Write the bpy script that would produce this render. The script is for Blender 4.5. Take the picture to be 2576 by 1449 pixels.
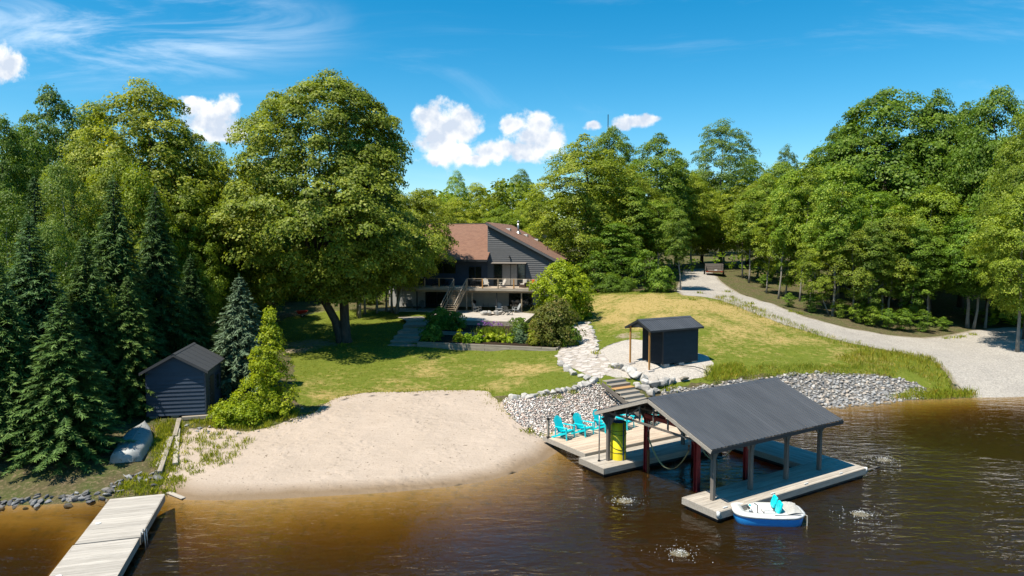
import bpy, bmesh, math, random
import numpy as np
from mathutils import Vector, Matrix
random.seed(7); rng = np.random.default_rng(11)
R = math.radians
scene = bpy.context.scene
C = scene.collection
for o in list(bpy.data.objects): bpy.data.objects.remove(o)

# ------------------------------------------------------------------ camera
CAM_Z, PITCH = 10.8, R(3.8)
cam_d = bpy.data.cameras.new('camera'); cam = bpy.data.objects.new('camera', cam_d); C.objects.link(cam)
cam.location = (0, 0, CAM_Z); cam.rotation_euler = (R(90) - PITCH, 0, 0)
cam_d.sensor_width = 36; cam_d.lens = 24.0; cam_d.clip_end = 8000; cam_d.clip_start = .3
scene.camera = cam

# ------------------------------------------------------------------ sun, sky, exposure
SUN_EL = R(62.5); SUN_DIR = Vector((-.79, -.61, 0)).normalized()          # horizontal direction towards the sun
to_sun = Vector((SUN_DIR.x*math.cos(SUN_EL), SUN_DIR.y*math.cos(SUN_EL), math.sin(SUN_EL)))
sun_d = bpy.data.lights.new('sun', 'SUN'); sun_d.energy = 5.0; sun_d.angle = R(.53); sun_d.color = (1, .93, .80)
sun = bpy.data.objects.new('sun', sun_d); C.objects.link(sun); sun.rotation_euler = to_sun.to_track_quat('Z', 'Y').to_euler()
scene.view_settings.view_transform = 'Standard'; scene.view_settings.look = 'None'
scene.view_settings.exposure = 0.80; scene.view_settings.gamma = 1
scene.view_settings.use_curve_mapping = False
try:
    cy = scene.cycles
    cy.max_bounces = 8; cy.diffuse_bounces = 3; cy.glossy_bounces = 3; cy.transmission_bounces = 4; cy.transparent_max_bounces = 12; cy.volume_bounces = 0
    cy.caustics_reflective = False; cy.caustics_refractive = False; cy.sample_clamp_indirect = 6
    cy.use_denoising = True
except Exception: pass

F_ = 1717.3                                     # focal length in pixels of a 2576 wide picture
def ray(u, v):
    x = (u-1288)/F_; z = -(v-724.5)/F_
    return Vector((x, math.cos(PITCH)+z*math.sin(PITCH), -math.sin(PITCH)+z*math.cos(PITCH)))
def at(u, v, z):                                # the point of height z that the photograph shows at (u, v)
    d = ray(u, v); t = (z-CAM_Z)/d.z
    return Vector((d.x*t, d.y*t, z))
def atY(u, v, Y):
    d = ray(u, v); t = Y/d.y
    return Vector((d.x*t, Y, CAM_Z+d.z*t))

world = bpy.data.worlds.new('World'); scene.world = world; world.use_nodes = True
class NT:
    def __init__(s, tree): s.t = tree; s.n = tree.nodes; s.l = tree.links
    def node(s, typ, **kw):
        n = s.n.new(typ)
        for k, v in kw.items():
            if k == 'inp':
                for a, b in v.items(): s.put(n.inputs[a], b)
            else: setattr(n, k, v)
        return n
    def put(s, sock, val):
        if isinstance(val, bpy.types.NodeSocket): s.l.new(val, sock)
        elif isinstance(val, bpy.types.Node): s.l.new(val.outputs[0], sock)
        else: sock.default_value = val
    def m(s, op, a, b=0.0, c=0.0, clamp=False):
        n = s.n.new('ShaderNodeMath'); n.operation = op; n.use_clamp = clamp
        s.put(n.inputs[0], a); s.put(n.inputs[1], b); s.put(n.inputs[2], c); return n.outputs[0]
    def vm(s, op, a, b=(0, 0, 0)):
        n = s.n.new('ShaderNodeVectorMath'); n.operation = op; s.put(n.inputs[0], a); s.put(n.inputs[1], b)
        return n.outputs['Value'] if op in ('LENGTH', 'DISTANCE', 'DOT_PRODUCT') else n.outputs[0]
    def noise(s, vec, scale, detail=4, rough=.55, dist=0, dim='3D'):
        n = s.n.new('ShaderNodeTexNoise'); n.noise_dimensions = dim
        s.put(n.inputs['Vector'], vec); s.put(n.inputs['Scale'], scale); n.inputs['Detail'].default_value = detail
        n.inputs['Roughness'].default_value = rough; n.inputs['Distortion'].default_value = dist
        return n.outputs['Fac']
    def mapr(s, val, a, b, c=0., d=1., smooth=False):
        n = s.n.new('ShaderNodeMapRange'); n.clamp = True
        if smooth: n.interpolation_type = 'SMOOTHSTEP'
        s.put(n.inputs[0], val); s.put(n.inputs[1], a); s.put(n.inputs[2], b); s.put(n.inputs[3], c); s.put(n.inputs[4], d)
        return n.outputs[0]
    def mix(s, fac, a, b, blend='MIX'):
        n = s.n.new('ShaderNodeMix'); n.data_type = 'RGBA'; n.blend_type = blend; n.clamp_factor = True
        s.put(n.inputs[0], fac)
        for i, q in ((6, a), (7, b)):
            if isinstance(q, (tuple, list)) and len(q) == 3: q = (*q, 1)
            s.put(n.inputs[i], q)
        return n.outputs[2]
    def mapping(s, vec, loc=(0, 0, 0), rot=(0, 0, 0), sc=(1, 1, 1)):
        n = s.n.new('ShaderNodeMapping'); s.put(n.inputs[0], vec)
        n.inputs[1].default_value = loc; n.inputs[2].default_value = rot; n.inputs[3].default_value = sc
        return n.outputs[0]

def build_world():
    w = NT(world.node_tree); w.n.clear()
    sky = w.node('ShaderNodeTexSky', sky_type='NISHITA', sun_disc=False)
    sky.sun_elevation = SUN_EL; sky.sun_rotation = math.atan2(SUN_DIR.x, SUN_DIR.y)
    sky.altitude = 300; sky.air_density = 1.0; sky.dust_density = .25; sky.ozone_density = 3.5
    hs = w.node('ShaderNodeHueSaturation', inp={'Hue': .484, 'Saturation': 1.45, 'Value': 1.06, 'Color': sky.outputs[0]})
    tc = w.node('ShaderNodeTexCoord').outputs['Generated']
    sp = w.node('ShaderNodeSeparateXYZ', inp={0: tc})
    y = w.m('MAXIMUM', sp.outputs[1], .02)
    front = w.mapr(sp.outputs[1], .15, .3)
    px = w.m('DIVIDE', sp.outputs[0], y); pz = w.m('DIVIDE', sp.outputs[2], y)
    p = w.node('ShaderNodeCombineXYZ', inp={0: px, 1: pz}).outputs[0]
    def pp(u, v):
        d = ray(u, v); return d.x/d.y, d.z/d.y
    # cumulus: soft union of ellipses with fractal edges
    ell = [(535, 300, 85, 42), (500, 268, 40, 30), (575, 270, 36, 30), (560, 335, 60, 28), (480, 250, 26, 12),
           (1110, 335, 66, 76), (1160, 318, 50, 50), (1090, 295, 44, 40), (1150, 385, 72, 34), (1105, 400, 50, 20),
           (1345, 335, 60, 44), (1295, 315, 30, 26), (1365, 312, 32, 30), (1240, 378, 70, 30), (1330, 380, 80, 32), (1385, 350, 34, 40), (1190, 405, 40, 18),
           (1600, 306, 56, 18), (1635, 300, 30, 14), (1565, 318, 30, 12), (1495, 316, 22, 12),
           (8, 168, 62, 40), (-30, 150, 60, 50)]
    warp = w.node('ShaderNodeTexNoise', noise_dimensions='2D', inp={'Vector': p, 'Scale': 26., 'Detail': 3., 'Roughness': .6})
    wv = w.vm('MULTIPLY', w.vm('SUBTRACT', warp.outputs['Color'], (.5, .5, .5)), (.016, .016, 0))
    pw = w.vm('ADD', p, wv)
    cur = None
    for (u, v, a, b) in ell:
        cx, cz = pp(u, v); rx, rz = a/F_*1.12, b/F_*1.12
        mp = w.mapping(pw, loc=(-cx/rx, -cz/rz, 0), sc=(1/rx, 1/rz, 0))
        e = w.m('SUBTRACT', 1., w.vm('LENGTH', mp))
        cur = e if cur is None else w.m('SMOOTH_MAX', cur, e, .18)
    n1 = w.noise(p, 30., 9, .62, dim='2D')
    dens = w.m('ADD', cur, w.m('MULTIPLY', w.m('SUBTRACT', n1, .52), 1.5))
    cmask = w.m('MULTIPLY', w.mapr(dens, -.08, .50, smooth=True), front)
    po = w.vm('ADD', p, (-.006, .011, 0))
    n2 = w.noise(p, 17., 5, .5, dim='2D'); n3 = w.noise(po, 17., 5, .5, dim='2D')
    emb = w.m('ADD', w.m('MULTIPLY', w.m('SUBTRACT', n2, n3), 5.0), .72)
    thick = w.mapr(cur, .15, .85)
    sh = w.m('SUBTRACT', emb, w.m('MULTIPLY', thick, .22), clamp=True)
    ccol = w.mix(sh, (4.5, 5.1, 6.0), (7.6, 7.5, 7.3))
    # cirrus: stretched veils
    def cirrus(rot, loc, sc, lo, hi, amt):
        q = w.mapping(p, loc=loc, rot=(0, 0, rot), sc=sc)
        a = w.noise(q, 1., 7, .62, .6, dim='2D')
        return w.m('MULTIPLY', w.mapr(a, lo, hi, smooth=True), amt)
    c1 = cirrus(R(-17), (1.5, .35, 0), (2.6, 15, 1), .38, .76, 1.0)
    ex, ez = pp(330, 80)
    band = w.vm('LENGTH', w.mapping(w.vm('SUBTRACT', p, (ex, ez, 0)), rot=(0, 0, R(-16)), sc=(3.0, 11., 0)))
    c1 = w.m('MULTIPLY', c1, w.mapr(band, 1.15, .15, smooth=True))
    c2 = cirrus(R(-20), (4.2, 2.2, 0), (1.5, 9, 1), .50, .9, .35)
    ci = w.m('MULTIPLY', w.m('ADD', c1, c2, clamp=True), front)
    base = w.mix(w.m('MULTIPLY', ci, .75), hs.outputs[0], (6.4, 7.4, 8.4))
    col = w.mix(cmask, base, ccol)
    bg = w.node('ShaderNodeBackground', inp={'Color': col, 'Strength': .088})
    out = w.node('ShaderNodeOutputWorld'); w.l.new(bg.outputs[0], out.inputs[0])
build_world()

# ------------------------------------------------------------------ object helpers
def tag(o, label=None, cat=None, group=None, kind=None):
    if label: o['label'] = label
    if cat: o['category'] = cat
    if group: o['group'] = group
    if kind: o['kind'] = kind
    return o
def thing(name, label, cat, loc=(0, 0, 0), rotz=0, group=None):
    o = bpy.data.objects.new(name, None); C.objects.link(o); o.empty_display_size = .1
    o.location = loc; o.rotation_euler = (0, 0, rotz)
    return tag(o, label, cat, group)
def link(name, me, parent=None, loc=(0, 0, 0), rot=(0, 0, 0), sc=(1, 1, 1)):
    o = bpy.data.objects.new(name, me); C.objects.link(o); o.location = loc; o.rotation_euler = rot; o.scale = sc
    if parent: o.parent = parent
    return o
def copy_tree(o, parent=None):
    c = o.copy(); C.objects.link(c); c.parent = parent
    for ch in list(o.children): copy_tree(ch, c)
    return c
def np_mesh(name, V, F, mat=None, smooth=False, attrs=None, nper=4):
    me = bpy.data.meshes.new(name); V = np.asarray(V, np.float32); F = np.asarray(F, np.int32)
    me.vertices.add(len(V)); me.vertices.foreach_set('co', V.ravel())
    n = len(F); me.loops.add(n*nper); me.loops.foreach_set('vertex_index', F.ravel())
    me.polygons.add(n); me.polygons.foreach_set('loop_start', np.arange(n, dtype=np.int32)*nper)
    if attrs:
        for k, (dom, arr) in attrs.items():
            a = me.attributes.new(k, 'FLOAT', dom); a.data.foreach_set('value', np.asarray(arr, np.float32))
    me.update(calc_edges=True)
    if smooth: me.polygons.foreach_set('use_smooth', np.ones(n, bool))
    if mat: me.materials.append(mat)
    return me
class MB:
    def __init__(s): s.v = []; s.f = []
    def add(s, vs, fs):
        k = len(s.v); s.v += [tuple(q) for q in vs]; s.f += [tuple(i+k for i in f) for f in fs]; return s
    def box(s, x0, x1, y0, y1, z0, z1, M=None):
        vs = [Vector((x, y, z)) for z in (z0, z1) for y in (y0, y1) for x in (x0, x1)]
        if M is not None: vs = [M @ q for q in vs]
        return s.add(vs, [(0, 2, 3, 1), (4, 5, 7, 6), (0, 1, 5, 4), (2, 6, 7, 3), (0, 4, 6, 2), (1, 3, 7, 5)])
    def bar(s, a, b, w, h, up=(0, 0, 1)):                    # box beam from a to b
        a = Vector(a); b = Vector(b); d = (b-a); L = d.length; d.normalize(); up = Vector(up)
        x = d.cross(up)
        if x.length < 1e-4: x = d.cross(Vector((0, 1, 0)))
        x.normalize(); z = x.cross(d)
        M = Matrix((x, d, z)).transposed().to_4x4(); M.translation = a
        return s.box(-w/2, w/2, 0, L, -h/2, h/2, M)
    def tube(s, path, rad, n=8, caps=True):
        path = [Vector(q) for q in path]
        if not hasattr(rad, '__len__'): rad = [rad]*len(path)
        k0 = len(s.v); px = None
        for i, q in enumerate(path):
            d = (path[min(i+1, len(path)-1)]-path[max(i-1, 0)]).normalized()
            if px is None:
                px = d.cross(Vector((0, 0, 1))) if abs(d.z) < .95 else d.cross(Vector((0, 1, 0)))
            px = (px - d*px.dot(d)).normalized(); py = d.cross(px)
            for j in range(n):
                a = 2*math.pi*j/n; s.v.append(tuple(q+px*math.cos(a)*rad[i]+py*math.sin(a)*rad[i]))
        for i in range(len(path)-1):
            for j in range(n):
                s.f.append((k0+i*n+j, k0+i*n+(j+1) % n, k0+(i+1)*n+(j+1) % n, k0+(i+1)*n+j))
        if caps:
            s.f.append(tuple(k0+j for j in reversed(range(n)))); s.f.append(tuple(k0+(len(path)-1)*n+j for j in range(n)))
        return s
    def prism(s, poly, axis, a, b, M=None):                  # polygon extruded; axis names the extrusion direction
        def mk(p, t):
            q = {'x': (t, p[0], p[1]), 'y': (p[0], t, p[1]), 'z': (p[0], p[1], t)}[axis]
            return Vector(q) if M is None else M @ Vector(q)
        n = len(poly); vs = [mk(p, a) for p in poly]+[mk(p, b) for p in poly]
        fs = [tuple(range(n)), tuple(range(2*n-1, n-1, -1))]+[(i, n+i, n+(i+1) % n, (i+1) % n) for i in range(n)]
        return s.add(vs, fs)
    def mesh(s, name, mat, smooth=False, bevel=0):
        me = bpy.data.meshes.new(name); me.from_pydata(s.v, [], s.f)
        bm = bmesh.new(); bm.from_mesh(me)
        bmesh.ops.recalc_face_normals(bm, faces=bm.faces)
        if bevel:
            bmesh.ops.bevel(bm, geom=[e for e in bm.edges if e.calc_face_angle(0) > .5], offset=bevel, segments=1, affect='EDGES', profile=.5)
        bm.to_mesh(me); bm.free()
        if smooth:
            for p in me.polygons: p.use_smooth = True
        if mat: me.materials.append(mat)
        return me
    def build(s, name, mat, parent=None, smooth=False, bevel=0, loc=(0, 0, 0), rot=(0, 0, 0)):
        return link(name, s.mesh(name, mat, smooth, bevel), parent, loc, rot)

# ------------------------------------------------------------------ materials
def new_mat(name):
    m = bpy.data.materials.new(name); m.use_nodes = True
    t = NT(m.node_tree); t.n.clear()
    out = t.node('ShaderNodeOutputMaterial'); b = t.node('ShaderNodeBsdfPrincipled'); t.l.new(b.outputs[0], out.inputs[0])
    return m, t, b, out
def simple(name, c1, c2=None, rough=.7, scale=4., stretch=(1, 1, 1), bump=0., bscale=None, metal=0., spec=.35, vary=.0, coord='Object', speck=None):
    m, t, b, out = new_mat(name)
    co = t.node('ShaderNodeTexCoord').outputs[coord]
    off = t.m('MULTIPLY', t.node('ShaderNodeObjectInfo').outputs['Random'], 53.)      # alike pieces do not repeat one pattern
    v = t.mapping(t.vm('ADD', co, t.node('ShaderNodeCombineXYZ', inp={0: off, 1: off, 2: off}).outputs[0]), sc=stretch)
    if c2 is None: c2 = tuple(x*.8 for x in c1)
    c1 = tuple(x*.72 for x in c1); c2 = tuple(x*.72 for x in c2)
    n = t.noise(v, scale, 6, .62)
    col = t.mix(t.mapr(n, .32, .68), c1, c2)
    if speck:
        n3 = t.noise(v, speck[1], 3, .6); col = t.mix(t.mapr(n3, speck[2], speck[2]+.06), col, speck[0])
    if vary:
        rnd = t.node('ShaderNodeObjectInfo').outputs['Random']
        col = t.mix(1., col, t.mix(rnd, (1-vary,)*3, (1+vary,)*3), 'MULTIPLY')
    t.put(b.inputs['Base Color'], col); b.inputs['Roughness'].default_value = rough
    b.inputs['Metallic'].default_value = metal; b.inputs['Specular IOR Level'].default_value = spec
    if bump:
        bp = t.node('ShaderNodeBump', inp={'Strength': bump, 'Distance': .02, 'Height': t.noise(v, bscale or scale*4, 5, .6)})
        t.l.new(bp.outputs[0], b.inputs['Normal'])
    return m
def wood(name, c1, c2, along='x', rough=.75, vary=.14, bump=.25):
    st = {'x': (.5, 9, 9), 'y': (9, .5, 9), 'z': (9, 9, .5)}[along]
    return simple(name, c1, c2, rough, 2.2, st, bump, 9, vary=vary, spec=.2)
M = {}
M['wood_dock'] = wood('weathered_dock_wood', (.60, .54, .46), (.37, .32, .265), 'x')
M['wood_dock_y'] = wood('weathered_dock_wood_cross', (.60, .55, .49), (.38, .345, .30), 'y')
M['wood_pale'] = wood('pale_deck_wood', (.72, .58, .45), (.50, .385, .28), 'x')
M['wood_side'] = wood('dock_fascia_wood', (.50, .45, .39), (.33, .29, .24), 'x')
M['wood_post'] = wood('grey_post_wood', (.24, .21, .18), (.12, .105, .095), 'z')
M['wood_timber'] = wood('grey_timber', (.44, .39, .32), (.25, .215, .175), 'x')
M['wood_truss'] = wood('aged_truss_wood', (.27, .235, .20), (.15, .13, .115), 'x')
M['wood_cedar'] = wood('orange_cedar_post', (.56, .30, .10), (.42, .20, .06), 'z')
M['wood_stair'] = wood('stair_wood', (.46, .37, .26), (.30, .23, .16), 'x')
M['wood_new'] = wood('fresh_stair_board', (.58, .34, .15), (.44, .25, .10), 'x')
M['navy'] = simple('navy_paint_and_eave_shade', (.052, .072, .110), (.042, .058, .090), .45, 3, vary=.08, bump=.05)  # shed paint; on the house walls it carries the eave's shade
M['navy2'] = simple('charcoal_siding_paint', (.036, .040, .048), (.024, .027, .033), .55, 2, vary=.08)
M['grey_siding'] = simple('grey_house_siding', (.150, .150, .155), (.118, .119, .125), .6, 3, (1, 3, 3), vary=.07)
M['dark_trim'] = simple('dark_trim_paint', (.035, .038, .042), None, .5)
M['metal_roof'] = simple('charcoal_metal_roof', (.084, .089, .099), (.060, .064, .072), .45, 1.1, (1.6, .5, 1), vary=.05, spec=.5, speck=((.25, .25, .25), 14, .74))
M['shed_roof'] = simple('dark_shed_roof', (.075, .078, .084), (.058, .06, .066), .6, 8)
M['white_paint'] = simple('white_paint', (.78, .78, .76), None, .5)
M['basement'] = simple('pale_basement_render', (.50, .50, .48), (.42, .42, .41), .8, 2)
M['black'] = simple('black_plastic', (.012, .012, .013), None, .5)
M['steel'] = simple('galvanised_steel', (.45, .46, .47), (.35, .36, .37), .35, 6, metal=.8)
M['concrete'] = simple('concrete', (.48, .47, .44), (.38, .37, .35), .9, 5, bump=.2)
M['red_steel'] = simple('red_painted_steel', (.40, .030, .030), (.28, .022, .024), .5, 3, speck=((.10, .03, .015), 5, .66))
M['rust'] = simple('rusty_steel', (.20, .085, .03), (.11, .045, .02), .8, 8)
M['turquoise'] = simple('turquoise_plastic', (.0, .72, .80), (.0, .66, .74), .4, 2, spec=.45)
M['grey_plastic'] = simple('grey_plastic_slats', (.42, .44, .45), None, .5, vary=.05)
M['dark_plastic'] = simple('dark_grey_slats', (.17, .18, .18), None, .5, vary=.05)
M['white_plastic'] = simple('white_plastic', (.82, .82, .80), None, .35, spec=.5)
M['blue_plastic'] = simple('blue_hull_plastic', (.03, .38, .95), (.026, .34, .88), .35, spec=.5)
M['yellow_pvc'] = simple('yellow_foam_mat', (1.0, .80, .02), (.9, .70, .015), .45, 1.2, spec=.4)
M['blue_mat'] = simple('blue_foam', (.01, .06, .20), None, .6)
M['strap_yellow'] = simple('faded_yellow_strap', (.62, .55, .28), (.5, .43, .2), .8)
M['rope'] = simple('pale_rope', (.6, .56, .48), None, .9)
M['wicker'] = simple('brown_wicker', (.09, .055, .04), (.06, .035, .025), .7, 30)
M['orange_fabric'] = simple('orange_fabric', (.85, .13, .02), None, .8)
M['cream_fabric'] = simple('cream_fabric', (.72, .66, .58), None, .85)
M['red_plastic'] = simple('red_tray_plastic', (.62, .035, .02), (.5, .028, .016), .4)
M['aluminium'] = simple('dull_aluminium', (.46, .47, .46), (.33, .34, .33), .55, 3, metal=.25, speck=((.15, .13, .10), 5, .62))
M['rust_strip'] = simple('red_brown_paint', (.20, .08, .05), (.14, .05, .035), .7)
M['tyre'] = simple('tyre_rubber', (.015, .015, .016), None, .85)
M['bark'] = simple('grey_brown_bark', (.15, .125, .10), (.075, .062, .05), .95, 3, (3, 3, .6), .6, 12, spec=.1)
M['bark_pale'] = simple('pale_grey_bark', (.38, .35, .30), (.22, .20, .17), .95, 3, (3, 3, .7), .5, 12, spec=.1)
M['bark_white'] = simple('white_birch_bark', (.62, .60, .55), (.42, .40, .36), .9, 4, (3, 3, 6), .3, spec=.1, speck=((.06, .05, .05), 5, .64))
M['soil'] = simple('dark_garden_soil', (.055, .038, .025), (.03, .022, .016), 1, 3, bump=.6, bscale=20, spec=.05)
M['patio'] = simple('pale_patio_slab', (.56, .50, .43), (.43, .38, .33), .9, 1.2, vary=.06, bump=.2)
def rock_mat(name, c1, c2, vary):
    return simple(name, c1, c2, .92, 2.6, bump=.55, bscale=9, vary=vary, spec=.12)
M['rock_pale'] = rock_mat('pale_limestone', (.60, .57, .53), (.36, .34, .315), .2)
M['rock_grey'] = rock_mat('grey_riprap_stone', (.50, .50, .50), (.30, .30, .31), .40)
M['rock_dark'] = rock_mat('dark_shore_stone', (.26, .26, .26), (.13, .13, .135), .35)
M['flag'] = rock_mat('pale_flagstone', (.66, .60, .55), (.48, .43, .39), .12)
def pebble_mat():
    m, t, b, out = new_mat('pink_white_river_stone')
    rnd = t.node('ShaderNodeAttribute', attribute_name='tint').outputs['Fac']
    rnd2 = t.node('ShaderNodeObjectInfo').outputs['Random']
    s = t.m('FRACT', t.m('ADD', rnd, rnd2))
    r = t.node('ShaderNodeValToRGB', inp={0: s}); e = r.color_ramp.elements
    e[0].color = (.56, .51, .46, 1); e[1].color = (.44, .38, .34, 1)
    for p, c in ((.3, (.50, .37, .31)), (.5, (.62, .59, .56)), (.68, (.33, .28, .26)), (.84, (.55, .45, .38))):
        q = e.new(p); q.color = (*c, 1)
    r.color_ramp.interpolation = 'CONSTANT'
    t.put(b.inputs['Base Color'], r.outputs[0]); b.inputs['Roughness'].default_value = .85
    return m
M['pebble'] = pebble_mat()
def glass_mat(name, tint):
    m, t, b, out = new_mat(name)
    b.inputs['Base Color'].default_value = (*tint, 1); b.inputs['Roughness'].default_value = .04; b.inputs['Specular IOR Level'].default_value = .9
    return m
M['glass'] = glass_mat('dark_window_glass', (.012, .016, .016))
M['curtain'] = simple('beige_curtain', (.38, .35, .31), None, .9)
def shingle_mat():
    m, t, b, out = new_mat('brown_asphalt_shingles')
    co = t.node('ShaderNodeTexCoord').outputs['UV']
    br = t.node('ShaderNodeTexBrick', offset=.5, inp={'Vector': co, 'Color1': (.22, .112, .070, 1), 'Color2': (.155, .076, .048, 1), 'Mortar': (.07, .035, .028, 1), 'Scale': 1., 'Mortar Size': .012, 'Brick Width': .34, 'Row Height': .16, 'Mortar Smooth': .3, 'Bias': 0})
    n = t.noise(co, 1.1, 5); col = t.mix(t.mapr(n, .35, .7), br.outputs[0], t.mix(.5, br.outputs[0], (.185, .10, .065)))
    t.put(b.inputs['Base Color'], col); b.inputs['Roughness'].default_value = .95
    bp = t.node('ShaderNodeBump', inp={'Strength': .5, 'Distance': .02, 'Height': t.m('SUBTRACT', 1., br.outputs['Fac'])}); t.l.new(bp.outputs[0], b.inputs['Normal'])
    return m
M['shingle'] = shingle_mat()
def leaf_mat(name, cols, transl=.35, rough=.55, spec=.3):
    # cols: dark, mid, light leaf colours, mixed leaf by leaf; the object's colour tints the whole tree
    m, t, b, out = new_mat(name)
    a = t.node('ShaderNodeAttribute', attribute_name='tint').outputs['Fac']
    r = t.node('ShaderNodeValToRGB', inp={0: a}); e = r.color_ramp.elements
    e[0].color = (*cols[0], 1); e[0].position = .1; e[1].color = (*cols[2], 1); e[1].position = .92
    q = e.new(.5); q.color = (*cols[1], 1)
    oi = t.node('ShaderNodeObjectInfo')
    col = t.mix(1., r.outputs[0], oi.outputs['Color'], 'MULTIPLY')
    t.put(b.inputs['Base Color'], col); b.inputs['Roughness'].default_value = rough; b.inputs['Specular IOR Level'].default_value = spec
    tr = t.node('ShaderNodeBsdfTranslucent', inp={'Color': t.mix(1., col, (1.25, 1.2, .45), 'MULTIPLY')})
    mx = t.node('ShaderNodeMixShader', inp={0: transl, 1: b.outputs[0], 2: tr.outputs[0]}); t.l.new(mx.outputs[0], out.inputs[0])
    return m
M['leaf_maple'] = leaf_mat('maple_leaves', ((.090, .130, .008), (.205, .268, .020), (.44, .47, .085)), .45)
M['leaf_green'] = leaf_mat('green_leaves', ((.068, .118, .009), (.152, .238, .020), (.34, .40, .070)), .45)
M['leaf_lime'] = leaf_mat('lime_leaves', ((.17, .24, .006), (.31, .38, .010), (.48, .52, .03)), .45)
M['leaf_birch'] = leaf_mat('birch_leaves', ((.085, .14, .018), (.15, .225, .030), (.29, .35, .075)), .42, .5, .3)
M['needle'] = leaf_mat('spruce_needles', ((.032, .065, .018), (.070, .13, .032), (.19, .27, .07)), .22, .6, .2)
M['needle_blue'] = leaf_mat('blue_spruce_needles', ((.050, .082, .045), (.095, .145, .078), (.21, .27, .15)), .12, .6, .2)
M['leaf_bush'] = leaf_mat('purple_tinged_leaves', ((.085, .105, .014), (.15, .17, .024), (.27, .19, .07)), .4)
M['petal'] = leaf_mat('purple_petals', ((.16, .04, .30), (.26, .08, .42), (.42, .2, .55)), .3)
M['grass'] = leaf_mat('grass_blades', ((.16, .19, .014), (.28, .30, .026), (.48, .43, .08)), .5)
M['dry_twig'] = simple('dry_twigs', (.30, .24, .17), (.18, .14, .10), .95, 4)
# ------------------------------------------------------------------ terrain heights
CTRL = [  # (u, v, z) measured on the photograph, z in metres above the lake
 (600,1200,.25),(800,1190,.28),(1000,1180,.28),(1200,1150,.28),(500,1130,.62),(700,1100,.75),(900,1090,.72),(1100,1080,.72),(1250,1080,.7),
 (480,1070,1.0),(640,1060,1.05),(830,1005,1.15),(1000,985,1.2),(1215,978,1.25),(1330,1075,.6),(1372,1100,.45),
 (900,940,1.5),(1100,930,1.5),(1300,930,1.7),(1390,985,1.65),(1480,970,1.75),(900,885,1.85),(760,880,1.85),(1100,890,1.8),(1390,890,2.0),
 (868,862,2.0),(975,868,1.95),(720,820,2.3),(760,795,2.75),(900,800,2.65),(1010,780,3.0),(700,760,3.6),(850,770,3.4),
 (1180,792,3.15),(1340,790,3.15),(1450,812,3.0),(1440,860,2.55),(1440,905,2.3),(1520,935,2.15),(1667,921,2.2),(1600,905,2.25),(1760,912,2.25),(1790,930,2.1),(1560,880,2.5),(1500,840,2.8),
 (1500,750,4.6),(1600,742,5.1),(1690,745,5.3),(1700,690,6.5),(1760,690,6.6),(1600,800,3.8),(1700,785,4.3),(1830,745,5.0),(1760,770,4.6),(1900,785,4.1),
 (2000,800,3.5),(2060,825,3.0),(1850,860,2.9),(1850,900,2.4),(2000,870,2.6),(2200,850,2.2),(2100,905,2.0),(2250,900,1.9),(2330,910,1.7),(2400,850,1.8),(2576,820,1.9),(2400,930,1.0),(2500,960,.7),
 (1900,940,1.9),(2100,930,1.75),(2250,940,1.6),(2340,960,.9),(1650,960,1.8),(1720,960,1.75),(1800,950,1.8),
 (1660,1005,1.0),(1580,1010,1.0),
 (370,1050,1.3),(520,1043,1.3),(480,980,1.5),(600,990,1.6),(330,1150,.75),(380,1085,1.1),(420,1180,.45),(200,1180,.8),(50,1180,.8),(100,1000,1.6),(300,950,1.8),(540,900,2.1)]
pts = [tuple(at(u, v, z)) for u, v, z in CTRL]
pts += [(-60, 60, 3.5), (-40, 45, 2.2), (-60, 100, 5), (-30, 75, 3.4), (-20, 85, 3.8), (-14, 84, 3.4), (-14, 78, 3.05), (-10, 77, 3.05), (-4, 75, 3.1), (2, 73, 3.1), (0, 100, 5), (10, 95, 5.6), (-10, 105, 5.2),
        (60, 70, 3), (45, 60, 2), (60, 110, 6), (30, 110, 7), (30, 85, 5.2), (40, 75, 3.6), (0, 140, 8), (-60, 140, 7), (60, 140, 8), (25, 98, 6.8), (27, 120, 7.4), (20, 80, 5.4)]
PT = np.array(pts)
def tps_fit(P, lam=.15):
    n = len(P); D = np.linalg.norm(P[:, None, :2]-P[None, :, :2], axis=2)
    K = np.where(D > 0, D*D*np.log(D+1e-9), 0)/100+np.eye(n)*lam
    Q = np.c_[np.ones(n), P[:, :2]/50]; A = np.zeros((n+3, n+3)); A[:n, :n] = K; A[:n, n:] = Q; A[n:, :n] = Q.T
    return np.linalg.solve(A, np.r_[P[:, 2], 0, 0, 0])
TW = tps_fit(PT)
def tps(x, y):
    x = np.clip(np.asarray(x, float), -70, 75); y = np.clip(np.asarray(y, float), 20, 150)
    out = TW[-3]+TW[-2]*x/50+TW[-1]*y/50
    for i, (a, b, _) in enumerate(PT):
        d2 = (x-a)**2+(y-b)**2; out = out+TW[i]*d2*.5*np.log(d2+1e-9)/100
    return out
shore_px = [(0,1272),(110,1270),(222,1263),(282,1254),(345,1250),(409,1243),(440,1252),(471,1258),(545,1259),(622,1258),(715,1254),(805,1249),(900,1244),(1000,1237),(1080,1230),(1150,1222),(1205,1213),(1250,1204),(1295,1190),(1330,1176),(1370,1158),(1403,1137)]
SHORE = [(-2500, -300), (-400, -30), (-70, 18), (-34, 24.5)]+[tuple(at(u, v, 0))[:2] for u, v in shore_px]
SHORE += [(3.6, 37.2), (6.0, 39.0), (9.0, 40.6), (13, 42.2), (17, 43.6)]+[tuple(at(u, v, 0))[:2] for u, v in ((2074,1022),(2150,1016),(2240,1008),(2330,1005),(2446,1001),(2500,1000),(2576,998))]+[(44, 49.5), (70, 52), (400, 40), (2500, -200)]
LAKE = SHORE+[(2500, -2600), (-2500, -2600)]
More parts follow.
